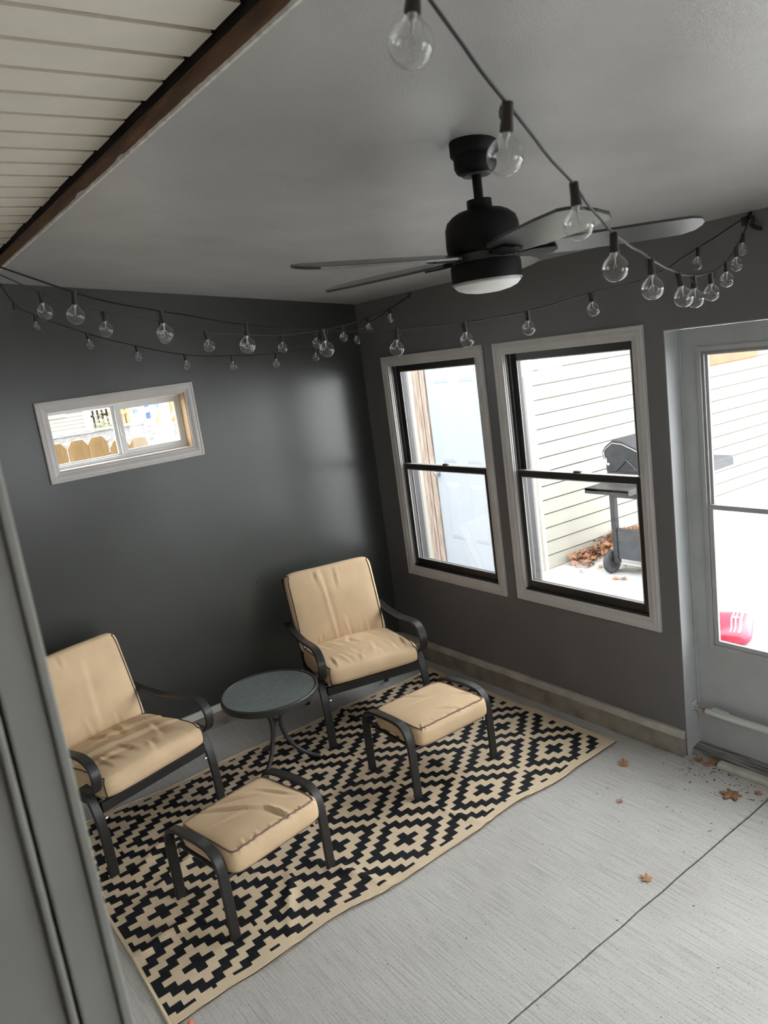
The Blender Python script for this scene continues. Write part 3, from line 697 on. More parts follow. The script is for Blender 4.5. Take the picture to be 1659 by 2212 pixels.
# ------------------------------------------------------------------ armchairs
def make_chair(pose, label, seed, seat_lines, back_lines, wr):
    root = empty('patio_armchair', (pose[0], pose[1], 0.004), pose[2]); tag(root, label, 'chair', 'patio armchairs')
    HW = 0.299
    S = lambda pts, k=6: [(-p.x, p.y) for p in smooth_path([(a, b, 0) for a, b in pts], k)]   # (s,z) -> (y,z)
    arm = S([(-0.66, 0.530), (-0.50, 0.520), (-0.32, 0.524), (-0.17, 0.545), (-0.07, 0.556), (-0.005, 0.545), (0.030, 0.512), (0.036, 0.468), (0.016, 0.424), (-0.022, 0.400), (-0.072, 0.396), (-0.105, 0.400)])
    leg = S([(-0.110, 0.392), (-0.080, 0.384), (-0.048, 0.348), (-0.022, 0.290), (-0.006, 0.215), (0.002, 0.12), (0.004, 0.002)])
    rear = S([(-0.44, 0.318), (-0.50, 0.272), (-0.55, 0.17), (-0.612, -0.003)])
    back = S([(-0.47, 0.29), (-0.53, 0.42), (-0.60, 0.58), (-0.69, 0.80)])
    for s in (-1, 1):
        b = MB(); b.band(arm, s * HW, 0.046, 0.015); b.build('armrest', M_FRAME, root, smooth=True)
        b = MB(); b.band(leg, s * HW, 0.044, 0.017); l = b.build('front_leg', M_FRAME, root, smooth=True)
        t = MB(); t.lathe([(0.002, 0), (0.006, 0), (0.006, 0.012), (0.002, 0.012)], 8, (s * (HW - 0.030) - (0.006), 0.016, 0.262), axis='x'); t.build('bolt', M_KNOB, l)
        b = MB(); b.band(rear, s * 0.268, 0.030, 0.018); b.build('rear_leg', M_FRAME, root, smooth=True)
        b = MB(); b.band(back, s * 0.272, 0.026, 0.018); b.build('back_post', M_FRAME, root, smooth=True)
        b = MB(); b.prism([(0.028, 0.345), (0.52, 0.300), (0.52, 0.268), (0.028, 0.305)], 'x', s * 0.272 - 0.010, s * 0.272 + 0.010); b.build('side_rail', M_FRAME, root, bevel=0.002)
    fr = MB(); fr.prism([(0.012, 0.335), (0.030, 0.338), (0.036, 0.296), (0.026, 0.288), (0.014, 0.290)], 'x', -HW + 0.022, HW - 0.022); fr.build('front_rail', M_FRAME, root, bevel=0.002)
    rr = MB(); rr.box((-0.27, 0.50, 0.272), (0.27, 0.52, 0.300)); rr.build('rear_rail', M_FRAME, root, bevel=0.002)
    tr = MB(); tr.tube([(-0.272, 0.688, 0.792), (0.272, 0.688, 0.792)], 0.011, 10); tr.build('top_rail', M_FRAME, root, smooth=True)
    for i in range(5):
        f = (i + 0.5) / 5
        sl_ = MB(); sl_.box((-0.27, 0.06 + 0.42 * f, 0.322 - 0.045 * f), (0.27, 0.10 + 0.42 * f, 0.325 - 0.045 * f)); sl_.build('seat_strap', M_FRAME, root)
        sl_ = MB(); yy = 0.50 + 0.17 * f; zz = 0.36 + 0.40 * f; sl_.box((-0.272, yy + 0.012, zz - 0.02), (0.272, yy + 0.015, zz + 0.02)); sl_.build('back_strap', M_FRAME, root)
    # seat cushion (unit y = -1 is the front)
    hx, hy, hz = 0.277, 0.272, 0.052
    def seatshape(a, b, c):
        front = max(0, -b - 0.55) / 0.45
        return -0.016 * front ** 2 * (1 if c > 0 else -.1) + creases(seat_lines)(a, b, c)
    me, mp = cushion_mesh('seat_cushion', hx, hy, hz, 9, 0.020, wr, seed=seed, wfun=seatshape, n=64)
    Mx = Matrix.Translation((0, 0.238, 0.381)) @ Matrix.Rotation(R(-5.0), 4, 'X')
    sc = put('seat_cushion', me, root, Mx)
    for s in (-1, 1):
        t = MB(); t.tube([mp(s, a, b) * 1.0 + Vector((s * 0.001, 0, 0)) for a, b in square_loop()], 0.0034, 6, closed=True); t.build('piping', M_PIPE, sc, smooth=True)
    # back cushion: unit y = -1 is the bottom, +z faces the sitter
    hx, hy, hz = 0.277, 0.252, 0.040
    me, mp = cushion_mesh('back_cushion', hx, hy, hz, 11, 0.022, wr * 0.7, seed=seed + 5, wfun=creases(back_lines), n=64)
    ang = math.atan2(0.825 - 0.386, 0.626 - 0.491)       # slope of the front face
    top = Vector((0, 0.626, 0.835)); bot = Vector((0, 0.491, 0.386)); d = (top - bot).normalized(); nrm = Vector((0, -d.z, d.y))
    ctr = (top + bot) / 2 - nrm * 0.046 - d * 0.008
    Rm = Matrix((Vector((1, 0, 0)), d, nrm)).transposed().to_4x4()
    bc = put('back_cushion', me, root, Matrix.Translation(ctr) @ Rm)
    for s in (-1, 1):
        t = MB(); t.tube([mp(s, a, b) + Vector((s * 0.001, 0, 0)) for a, b in square_loop()], 0.0034, 6, closed=True); t.build('piping', M_PIPE, bc, smooth=True)
    return root
def rl(rnd, n, x0, x1, y0, y1, ln, am, sg, vert=True, jit=0.25):
    L = []
    for i in range(n):
        x = x0 + (x1 - x0) * (i + rnd.uniform(0.1, 0.9)) / n; y = rnd.uniform(y0, y1); l = ln * rnd.uniform(0.6, 1.3)
        dx, dy = (rnd.uniform(-jit, jit) * l, l) if vert else (l, rnd.uniform(-jit, jit) * l)
        L.append((x, y, x + dx, y + dy, am * rnd.uniform(0.5, 1.2) * rnd.choice((-1, 1)), sg * rnd.uniform(0.7, 1.3)))
    return L
rnd = random.Random(3)
seat2 = rl(rnd, 8, -0.8, 0.8, -0.98, -0.75, 0.5, 0.0045, 0.055) + rl(rnd, 4, -0.7, 0.7, 0.0, 0.3, 0.6, 0.004, 0.09) + [(-.5, .75, .5, .85, .003, .1), (-.1, .35, .05, .95, .004, .08)]
back2 = rl(rnd, 7, -0.8, 0.8, -0.98, -0.9, 0.35, 0.0035, 0.045, jit=.1) + [(-.12, -.95, -.22, .97, .0035, .06), (.12, .97, .10, .45, .003, .05), (-.35, .97, -.32, .6, .003, .05), (.18, -.98, .12, -.35, .004, .05)]
make_chair(CH2, 'tan cushioned metal armchair in the corner under the first tall window', 2, seat2, back2, 0.004)
rnd = random.Random(11)
seat1 = rl(rnd, 7, -0.75, 0.75, -0.9, -0.55, 0.5, 0.007, 0.08, jit=.4) + [(-.85, .1, .1, -.15, .009, .12), (.1, -.1, .8, -.3, .009, .12), (-.2, .9, -.05, .3, .006, .1), (.3, .9, .15, .2, .006, .1), (-.4, .45, .9, .25, .006, .12), (-.9, -.3, -.2, -.45, .006, .1)]
back1 = [(-.05, -.97, -.1, -.45, .005, .05), (.45, -.97, .42, -.6, .004, .05), (-.5, .97, -.45, .65, .004, .05), (-.2, .97, -.18, .7, .004, .05), (-.6, -.97, -.55, -.5, .003, .06), (.1, -.7, .2, .6, .003, .12)]
make_chair(CH1, 'tan cushioned metal armchair half hidden by the near door jamb', 9, seat1, back1, 0.006)

# ------------------------------------------------------------------ ottomans
def make_ottoman(pose, label, seed, lines, wr):
    root = empty('ottoman', (pose[0], pose[1], 0.004), pose[2]); tag(root, label, 'ottoman', 'patio ottomans')
    HW = 0.243
    S = lambda pts, k=6: [(-p.x, p.y) for p in smooth_path([(a, b, 0) for a, b in pts], k)]
    hoop = S([(0.002, 0.0), (0.002, 0.10), (0.0, 0.20), (-0.004, 0.275), (-0.018, 0.325), (-0.052, 0.355), (-0.11, 0.363), (-0.20, 0.358), (-0.30, 0.346), (-0.345, 0.332), (-0.374, 0.302), (-0.385, 0.255), (-0.387, 0.16), (-0.387, 0.0)])
    for s in (-1, 1):
        b = MB(); b.band(hoop, s * HW, 0.043, 0.016); h = b.build('side_hoop', M_FRAME, root, smooth=True)
        t = MB(); t.box((s * HW - 0.017, 0.06, 0.236), (s * HW - s * 0.021 - s * 0.010, 0.33, 0.262)) if False else t.tube([(s * (HW - 0.030), 0.03, 0.240), (s * (HW - 0.030), 0.36, 0.236)], 0.009, 8); t.build('side_rail', M_FRAME, root, smooth=True)
        for yy in (0.018, 0.366):
            t = MB(); t.lathe([(0.002, 0), (0.0055, 0), (0.0055, 0.008), (0.002, 0.008)], 8, (s * (HW - 0.023) - 0.004, yy - 0.004, 0.215), axis='x'); t.build('bolt', M_KNOB, h)
    for yy in (0.022, 0.362):
        t = MB(); t.tube([(-HW + 0.02, yy, 0.238), (HW - 0.02, yy, 0.238)], 0.0105, 10); t.build('cross_rail', M_FRAME, root, smooth=True)
    for i in range(4):
        t = MB(); t.box((-0.205 + 0.115 * i, 0.02, 0.2485), (-0.165 + 0.115 * i, 0.37, 0.251)); t.build('strap', M_FRAME, root)
    hx, hy, hz = 0.219, 0.196, 0.045
    me, mp = cushion_mesh('cushion', hx, hy, hz, 9, 0.016, wr, seed=seed, wfun=creases(lines), n=64)
    cu = put('cushion', me, root, Matrix.Translation((0, 0.152, 0.298)) @ Matrix.Rotation(R(-2.5), 4, 'X'))
    for w in (-1, 1):
        t = MB(); t.tube([mp(a, b, w) + Vector((0, 0, w * 0.0006)) for a, b in square_loop(30)], 0.0038, 6, closed=True); t.build('piping', M_PIPE2, cu, smooth=True)
    return root
rnd = random.Random(5)
ol2 = rl(rnd, 16, -0.95, 0.95, -0.98, -0.93, 0.16, 0.0035, 0.035, jit=.5) + rl(rnd, 5, -0.9, 0.9, 0.75, 0.85, 0.25, 0.003, 0.05, jit=.5) + [(-.2, .9, .1, .3, .004, .07), (-.1, -.5, .3, -.9, .004, .06), (-.4, .3, .4, .1, .0025, .12), (.7, -.2, .9, -.5, .004, .05)]
make_ottoman(OT2, 'tan cushioned ottoman in front of the corner armchair', 3, ol2, 0.0025)
rnd = random.Random(8)
ol1 = rl(rnd, 16, -0.95, 0.95, -0.98, -0.93, 0.16, 0.004, 0.035, jit=.5) + rl(rnd, 4, -0.9, 0.9, 0.75, 0.85, 0.25, 0.004, 0.05, jit=.5) + [(-.5, .85, .2, -.35, .006, .09), (.2, -.35, .28, -.95, .012, .07), (-.2, .9, .35, .3, .006, .09), (.5, .4, .8, -.4, .005, .08), (-.7, .2, -.1, -.1, .004, .1)]
make_ottoman(OT1, 'tan cushioned ottoman nearest the viewer with creased top and bare front rail', 6, ol1, 0.004)

# ------------------------------------------------------------------ side table
tbl = empty('side_table', (TB[0], TB[1], 0.004)); tag(tbl, 'small round side table with rippled glass top between the armchairs', 'table')
RT, ZT = 0.256, 0.437
m = MB(); m.lathe([(RT - 0.018, ZT - 0.036), (RT - 0.004, ZT - 0.037), (RT, ZT - 0.030), (RT, ZT - 0.006), (RT - 0.004, ZT - 0.001), (RT - 0.010, ZT), (RT - 0.013, ZT - 0.004), (RT - 0.018, ZT - 0.006)], 64)
m.f = [f for f in m.f if len(f) == 4]; m.mi = [0] * len(m.f)
m.add([(r * math.cos(2 * math.pi * k / 64), r * math.sin(2 * math.pi * k / 64), z) for r, z in ((RT - 0.018, ZT - 0.036), (RT - 0.018, ZT - 0.006)) for k in range(64)], [(k, (k + 1) % 64, 64 + (k + 1) % 64, 64 + k) for k in range(64)])
m.build('rim', M_RIM, tbl, smooth=True)
m = MB(); m.lathe([(0.001, ZT - 0.010), (RT - 0.016, ZT - 0.010), (RT - 0.016, ZT - 0.0045), (0.001, ZT - 0.0045)], 64); m.build('glass_top', M_TGLASS, tbl)
for a in (90, -30, -150):
    ca, sa = math.cos(R(a)), math.sin(R(a))
    pr = [(0.105, ZT - 0.030), (0.085, 0.375), (0.050, 0.320), (0.030, 0.262), (0.034, 0.205), (0.056, 0.140), (0.098, 0.080), (0.150, 0.040), (0.205, 0.013)]
    pts = smooth_path([(r * ca, r * sa, z) for r, z in pr], 6)
    m = MB(); m.tube(pts, 0.0115, 12); m.build('leg', M_RIM, tbl, smooth=True)
m = MB(); m.lathe([(0.018, 0.240), (0.024, 0.240), (0.024, 0.262), (0.018, 0.262)], 20); m.build('collar', M_RIM, tbl, smooth=True)
for a in (0, 60, 120):
    ca, sa = math.cos(R(a)), math.sin(R(a)); m = MB(); m.tube([(-0.22 * ca, -0.22 * sa, ZT - 0.026), (0.22 * ca, 0.22 * sa, ZT - 0.026)], 0.006, 8)
    if a == 0: m.build('top_brace', M_RIM, tbl, smooth=True)

# ------------------------------------------------------------------ ceiling fan
FX, FY = -1.420, -2.667
fan = empty('ceiling_fan', (FX, FY, ceil_z(FX))); tag(fan, 'black five-blade ceiling fan with white dome light', 'fan')
zc0 = ceil_z(FX)
def zz(z): return z - zc0
m = MB(); n = 40; rings = [(0.0635, None), (0.0635, 2.545), (0.060, 2.540), (0.056, 2.538), (0.056, 2.512), (0.050, 2.500), (0.040, 2.494), (0.020, 2.494)]
vs = []
for r, z in rings:
    for k in range(n):
        a = 2 * math.pi * k / n; x, y = r * math.cos(a), r * math.sin(a)
        vs.append((x, y, (-SL * x + 0.001) if z is None else zz(z)))
m.add(vs, [(i * n + k, i * n + (k + 1) % n, (i + 1) * n + (k + 1) % n, (i + 1) * n + k) for i in range(len(rings) - 1) for k in range(n)]); m.build('canopy', M_BLACK, fan, smooth=True)
m = MB(); m.lathe([(0.036, zz(2.4955)), (0.040, zz(2.495)), (0.036, zz(2.490)), (0.022, zz(2.491))], 30); m.build('canopy_ring', M_RIM, fan, smooth=True)
m = MB(); m.lathe([(0.0125, zz(2.51)), (0.0125, zz(2.42))], 16); m.build('downrod', M_BLACK, fan, smooth=True)
m = MB(); m.lathe([(0.020, zz(2.432)), (0.033, zz(2.430)), (0.034, zz(2.398)), (0.020, zz(2.396))], 28); m.build('yoke_cover', M_BLACK, fan, smooth=True)
m = MB(); m.lathe([(0.030, zz(2.404)), (0.060, zz(2.402)), (0.076, zz(2.394)), (0.092, zz(2.380)), (0.098, zz(2.362)), (0.100, zz(2.320)), (0.098, zz(2.300)), (0.090, zz(2.293)), (0.05, zz(2.292))], 48); m.build('motor_housing', M_BLACK, fan, smooth=True)
m = MB(); m.lathe([(0.05, zz(2.293)), (0.088, zz(2.292)), (0.088, zz(2.272)), (0.05, zz(2.271))], 40); m.build('flywheel', M_FRAME, fan, smooth=True)
m = MB(); m.lathe([(0.06, zz(2.272)), (0.093, zz(2.270)), (0.095, zz(2.262)), (0.095, zz(2.222)), (0.088, zz(2.219)), (0.06, zz(2.220))], 48); lk = m.build('light_kit', M_BLACK, fan, smooth=True)
m = MB(); m.lathe([(0.0915, zz(2.224)), (0.0955, zz(2.222)), (0.094, zz(2.2175)), (0.088, zz(2.2185))], 48); m.build('trim_ring', M_TRACK, lk, smooth=True)
m = MB(); m.lathe([(0.089, zz(2.221)), (0.090, zz(2.214)), (0.080, zz(2.204)), (0.062, zz(2.197)), (0.035, zz(2.192)), (0.001, zz(2.190))], 48); m.build('dome', M_DOME, fan, smooth=True)
# blades
bl = MB(); out = [(0.110 + (a_ - 0.110) * 0.93, b_) for a_, b_ in [(0.110, -0.040), (0.13, -0.048), (0.25, -0.060), (0.45, -0.066), (0.560, -0.064), (0.590, -0.052), (0.606, -0.028), (0.610, 0.0), (0.600, 0.034), (0.570, 0.056), (0.45, 0.062), (0.25, 0.058), (0.13, 0.046), (0.110, 0.040)]]
bl.prism(out, 'z', -0.0035, 0.0035); bme = bl.mesh('blade', M_BLADE, bevel=0.0015)
ir = MB(); ir.prism([(0.070, -0.022), (0.10, -0.020), (0.125, -0.030), (0.185, -0.026), (0.195, 0.0), (0.185, 0.026), (0.125, 0.030), (0.10, 0.020), (0.070, 0.022)], 'z', -0.011, -0.0036); irme = ir.mesh('blade_iron', M_BLACK, bevel=0.002)
for i in range(5):
    a = R(176.5 + 72 * i)
    Mx = Matrix.Translation((0, 0, zz(2.288))) @ Matrix.Rotation(a, 4, 'Z') @ Matrix.Rotation(R(-12.5), 4, 'X')
    b = put('blade', bme, fan, Mx)
    put('blade_iron', irme, b, Matrix.Identity(4))

# ------------------------------------------------------------------ string lights
HK1 = Vector((-0.012, -0.59, 2.378)); HK2 = Vector((-0.012, -2.643, 2.385))
skt = MB(); skt.lathe([(0.0045, 0.004), (0.0068, 0.003), (0.0070, -0.016), (0.0076, -0.020), (0.0082, -0.027), (0.0082, -0.029), (0.006, -0.0295)], 14)
sk_me = skt.mesh('socket', M_SOCK, smooth=True)
clp = MB(); clp.tube([(-0.0065, 0, 0.001), (-0.0115, 0, 0.0015), (-0.0135, 0, -0.004), (-0.0125, 0, -0.010), (-0.0085, 0, -0.015)], 0.0013, 6); cl_me = clp.mesh('clip_loop', M_SOCK, smooth=True)
blb = MB()
prof = [(0.0060, -0.0265), (0.0068, -0.0300), (0.0092, -0.0338)]
for i in range(13):
    t = R(57) - (R(57) + R(90)) * i / 12
    prof.append((max(0.0003, 0.0218 * math.cos(t)), -0.0555 + 0.0218 * math.sin(t)))
blb.lathe(prof, 26); bl_me = blb.mesh('bulb', M_BULB, smooth=True)
for p_ in bl_me.polygons: p_.use_smooth = True
stm = MB(); stm.lathe([(0.0048, -0.028), (0.0042, -0.033), (0.0016, -0.038), (0.0012, -0.047)], 10); stm.tube([(-0.006, 0, -0.054), (-0.003, 0, -0.049), (0, 0, -0.047), (0.003, 0, -0.049), (0.006, 0, -0.054)], 0.0005, 5); st_me = stm.mesh('filament_stem', M_FIL, smooth=True)
def string(label, pts, start, end, bare=(), seed=0, pre=(), thick=0.0022):
    rn = random.Random(seed)
    root = empty('string_light', pts[0]); tag(root, label, 'string light', 'string lights')
    o = Vector(pts[0])
    allp = [Vector(start)] + [Vector(p) for p in pre] + [Vector(p) for p in pts] + [Vector(end)]
    path = smooth_path(allp, 8)
    # small kinks of the twin cord
    path = [p + Vector((noise.noise(p * 12) * 0.003, noise.noise(p * 12 + Vector((3, 1, 2))) * 0.003, noise.noise(p * 9 + Vector((7, 7, 7))) * 0.0035)) for p in path]
    c = MB(); c.tube([p - o for p in path], thick, 8); c.build('cable', M_CABLE, root, smooth=True)
    for i, p in enumerate(pts):
        rot = (R(rn.uniform(-8, 8)), R(rn.uniform(-8, 8)), R(rn.uniform(0, 360)))
        near = min(path, key=lambda q: (q - Vector(p)).length)
        s = inst('socket', sk_me, root, near - o + Vector((0, 0, -0.001)), rot)
        inst('clip_loop', cl_me, s)
        if i in bare: continue
        inst('bulb', bl_me, s); inst('filament_stem', st_me, s)
    return root
sA = [(-2.373, -2.196, 2.319), (-2.174, -2.233, 2.252), (-1.96, -2.274, 2.196), (-1.742, -2.315, 2.154), (-1.509, -2.359, 2.132), (-1.276, -2.403, 2.127), (-1.035, -2.448, 2.139), (-0.777, -2.497, 2.172), (-0.503, -2.549, 2.205), (-0.277, -2.592, 2.287)]
sB = [(-2.415, -3.620, 2.402), (-2.229, -3.546, 2.33), (-2.013, -3.457, 2.267), (-1.816, -3.376, 2.213), (-1.569, -3.275, 2.178), (-1.319, -3.173, 2.156), (-1.143, -3.1, 2.154), (-0.882, -2.993, 2.166), (-0.591, -2.874, 2.203), (-0.35, -2.775, 2.255), (-0.125, -2.682, 2.315)]
sC1 = [(-2.354, -1.8, 2.371), (-2.15, -1.694, 2.316), (-1.931, -1.581, 2.277), (-1.723, -1.473, 2.234), (-1.501, -1.358, 2.216), (-1.271, -1.238, 2.201), (-1.018, -1.107, 2.209), (-0.771, -0.979, 2.226), (-0.526, -0.853, 2.261), (-0.264, -0.717, 2.309)]
sC2 = [(-2.095, -0.233, 2.527), (-2.018, -0.247, 2.466), (-1.808, -0.283, 2.356), (-1.592, -0.32, 2.27), (-1.362, -0.359, 2.198), (-1.119, -0.401, 2.163), (-0.874, -0.443, 2.146), (-0.645, -0.483, 2.151), (-0.386, -0.527, 2.212), (-0.151, -0.567, 2.311)]
string('globe string light sagging in front of both tall windows, just past the fan', sA, (XL + 0.004, -2.10, 2.56), HK2, seed=1)
string('globe string light swooping from the door-side hook to close overhead, largest bulbs', sB, (XL + 0.004, -3.80, 2.58), HK2, seed=2)
string('middle globe string light running from the corner-side hook towards the house', sC1, (XL + 0.004, -2.05, 2.62), HK1, seed=3)
string('lowest globe string light hanging along the charcoal wall, one empty socket', sC2, (XB - 0.004, -0.215, 2.668), HK1, bare=(0,), seed=4)
def hook(p, label, plug):
    r = empty('cup_hook', p); tag(r, label, 'hook', 'ceiling hooks')
    m = MB(); m.tube(smooth_path([(0.0119, 0, 0.008), (-0.002, 0, 0.006), (-0.010, 0, 0.0), (-0.010, 0, -0.008), (-0.003, 0, -0.012), (0.003, 0, -0.008)], 5), 0.0022, 8); m.build('hook_wire', M_BLACK, r, smooth=True)
    m = MB(); m.lathe([(0.001, 0), (0.006, 0), (0.006, 0.002), (0.001, 0.002)], 12, (0.0095, 0, 0.008), axis='x'); m.build('base_plate', M_BLACK, r, smooth=True)
    if plug:
        m = MB(); m.box((-0.016, 0.004, -0.034), (-0.004, 0.022, -0.002)); m.build('plug', M_SOCK, r, bevel=0.002)
        m = MB(); m.tube(smooth_path([(-0.006, -0.004, 0.0), (-0.004, -0.018, -0.016), (-0.004, -0.010, -0.034), (-0.003, -0.026, -0.048), (-0.003, -0.045, -0.056)], 6), [0.006] * 12 + [0.0075] * 13, 8); m.build('cord_end', M_SOCK, r, smooth=True)
hook(HK1, 'small dark hook holding two string lights above the first window', False)
hook(HK2, 'small dark hook with plug and cord tail above the grey door', True)

# ------------------------------------------------------------------ fallen leaves and crumbs
def maple(name, size, m, seed, curl=0.25, stem=True):
    rn = random.Random(seed); mb = MB()
    lobes = [(0, 1.0), (48, 0.86), (-48, 0.86), (105, 0.62), (-105, 0.62)]
    pts = []
    n = 60
    for i in range(n):
        a = -180 + 360 * i / n; r = 0.30
        for la, lr in lobes:
            d = abs((a - la + 180) % 360 - 180); r = max(r, lr * max(0, 1 - d / 42.0) ** 0.8)
        r *= 1 + 0.16 * math.sin(a * 0.35 * 3 + seed) * rn.uniform(0.4, 1); pts.append((a, max(r, 0.36)))
    vs = [(0, 0, 0.0)]
    def H(x, y): return curl * size * (0.9 * (math.hypot(x, y) / size) ** 2 * (0.5 + 0.5 * noise.noise(Vector((x / size * 2 + seed, y / size * 2, 0)))) + 0.18 * noise.noise(Vector((x / size * 4, y / size * 4 + seed, 2))))
    for fr in (0.5, 1.0):
        for a, r in pts:
            x, y = size * r * fr * math.cos(R(a)), size * r * fr * math.sin(R(a)); vs.append((x, y, H(x, y)))
    fs = [(0, 1 + i, 1 + (i + 1) % n) for i in range(n)] + [(1 + i, 1 + n + i, 1 + n + (i + 1) % n, 1 + (i + 1) % n) for i in range(n)]
    zmin = min(v[2] for v in vs); vs = [(x, y, z - zmin + 0.0012) for x, y, z in vs]
    mb.add(vs, fs)
    me = mb.mesh(name, m)
    for p_ in me.polygons: p_.use_smooth = True
    stem_me = None
    if stem:
        s = MB(); s.tube(smooth_path([(0, 0, -zmin + 0.002), (-0.4 * size, 0.03 * size, 0.004), (-0.9 * size, 0.12 * size, 0.006), (-1.25 * size, 0.02 * size, 0.003)], 4), 0.0009, 5); stem_me = s.mesh('stem', M_LEAF1)
    return me, stem_me
def leaf(x, y, size, m, seed, rz, label, curl=0.25, stem=True, z=0.0):
    me, sm = maple('blade', size, m, seed, curl, stem)
    r = empty('fallen_leaf', (x, y, z), R(rz)); tag(r, label, 'leaf', 'dry leaves on the porch floor')
    o = inst('leaf_blade', me, r); sd = o.modifiers.new('s', 'SOLIDIFY'); sd.thickness = 0.0006
    if sm: inst('stem', sm, r)
leaf(-0.150, -2.560, 0.062, M_LEAF1, 1, 170, 'large brown maple leaf with long stem near the floor joint by the door')
leaf(-0.262, -2.077, 0.036, M_LEAF2, 2, 40, 'curled tan leaf beside the far rug corner', 0.9, False)
leaf(-0.847, -2.614, 0.034, M_LEAF2, 3, 100, 'orange leaf scrap on the open floor beside the joint', 0.5, False)
leaf(-0.505, -2.235, 0.026, M_LEAF3, 4, 200, 'small reddish three-pointed leaf in the middle of the floor', 0.5, True)
leaf(-0.080, -2.640, 0.030, M_LEAF3, 5, 70, 'pale reddish leaf fragment touching the joint near the door', 0.3, False)
leaf(-0.125, -2.735, 0.036, M_LEAF3, 6, 10, 'flat reddish leaf just across the joint', 0.3, False)
leaf(-0.005, -2.318, 0.030, M_LEAF1, 7, 120, 'brown curled leaf at the end of the curb by the door', 0.8, False)
leaf(0.000, -2.372, 0.034, M_LEAF2, 8, 30, 'tan oval leaf lying against the door sill', 0.6, False)
leaf(-0.022, -2.350, 0.028, M_LEAF3, 9, 300, 'dark reddish leaf between the two leaves at the sill', 0.4, False)
rn = random.Random(21)
cr = MB()
for i in range(230):
    if i < 110: x, y = -abs(rn.gauss(0, 0.10)) - 0.02, rn.uniform(-2.75, -2.27)
    elif i < 170: x, y = rn.uniform(-0.5, -0.03), rn.uniform(-2.9, -2.1)
    else: x, y = rn.uniform(-1.9, -0.1), rn.uniform(-3.1, -2.0)
    if y > -1.95: continue
    s = rn.uniform(0.0008, 0.0032) * (1.2 if i < 110 else 0.8); a = rn.uniform(0, 6.28); l = s * rn.uniform(1, 3.5)
    M_ = Matrix.Translation((x, y, 0.0)) @ Matrix.Rotation(a, 4, 'Z')
    cr.add([M_ @ Vector(q) for q in ((-l, -s * .5, 0.0003), (0, -s, 0.0003), (l, 0, 0.0003), (0, s, 0.0003), (0, 0, s * 0.9))], [(0, 1, 4), (1, 2, 4), (2, 3, 4), (3, 0, 4)])
tag(cr.build('floor_debris', M_CRUMB), 'scattered dark leaf crumbs and grit on the concrete near the door', 'debris', kind='stuff')
oc = MB(); oc.lathe([(0.001, 0.0), (0.010, 0.0), (0.012, 0.004), (0.0105, 0.012), (0.006, 0.017), (0.001, 0.018)], 16)
o = oc.build('orange_piece', M_ORANGE_PIECE, smooth=True); o.location = (-2.425, -1.965, 0.0005); tag(o, 'small orange plastic cap on the floor beside the nearest rug corner', 'piece')  # unidentified orange object, modelled as a small rounded shape
nl = MB(); nl.tube([(0, 0.0, 0), (0.002, -0.004, 0.002), (0.005, -0.006, 0.006)], 0.0028, 6)
o = nl.build('wall_nail', M_BLACK, smooth=True); o.location = (-1.02, -0.0, 0.79); tag(o, 'tiny black nail in the charcoal wall above the side table', 'nail')

# ------------------------------------------------------------------ outside the window wall: paving, garage, grill
gp = MB(); gp.box((T + 0.002, -9.0, -0.24), (14, 0.36, -0.005)); gp.box((T + 0.002, 0.36, -0.24), (14, 6.0, -0.19)); struct(gp.build('ground_patio', M_OUTCON), 'pale concrete paving outside the windows')
gy = MB(); gy.box((-12, T + 0.6, -0.22), (T, 25, -0.03)); struct(gy.build('ground_yard', M_GRASS), 'lawn behind the charcoal wall')
gn = MB(); gn.box((-14, -20, -0.22), (T, YF - T - 0.1, -0.03)); struct(gn.build('ground_near', M_OUTCON), 'paving beyond the near end wall')

GA = -math.atan(0.0535)
gar = empty('garage', (1.87, 0.331, 0.0), GA); tag(gar, 'neighbouring garage with cream lap siding seen through the tall windows', 'garage')
body = MB(); body.box((0.03, 0.02, 0.0), (4.9, 3.6, 2.3)); body.build('garage_body', M_SIDING, gar)
pm = MB(); L = 4.9; H = 0.1255
pm.prism([(-0.001, 0.011), (-0.032, 0.010), (-0.033, 0.014), (-0.024, H), (-0.001, H)], 'x', 0.02, L)
sme = pm.mesh('siding_plank', M_SIDING)
for i in range(18): inst('siding_plank', sme, gar, (0, 0.02, -0.0115 + i * H))
ct = MB(); ct.box((-0.008, -0.020, -0.185), (0.0195, 0.05, 2.25)); ct.box((-0.008, -0.020, -0.185), (0.055, -0.014, 2.25)); ct.build('corner_trim', M_CORNER, gar)
gr = MB(); gr.prism([(-0.55, 2.20), (1.8, 2.95), (3.8, 2.26), (3.8, 2.31), (1.8, 3.0), (-0.55, 2.25)], 'x', -0.45, 5.0); gr.build('garage_shading_roof', M_DARKWOOD_SHADE, gar)  # unseen roof; its deep eave is added to shade the siding
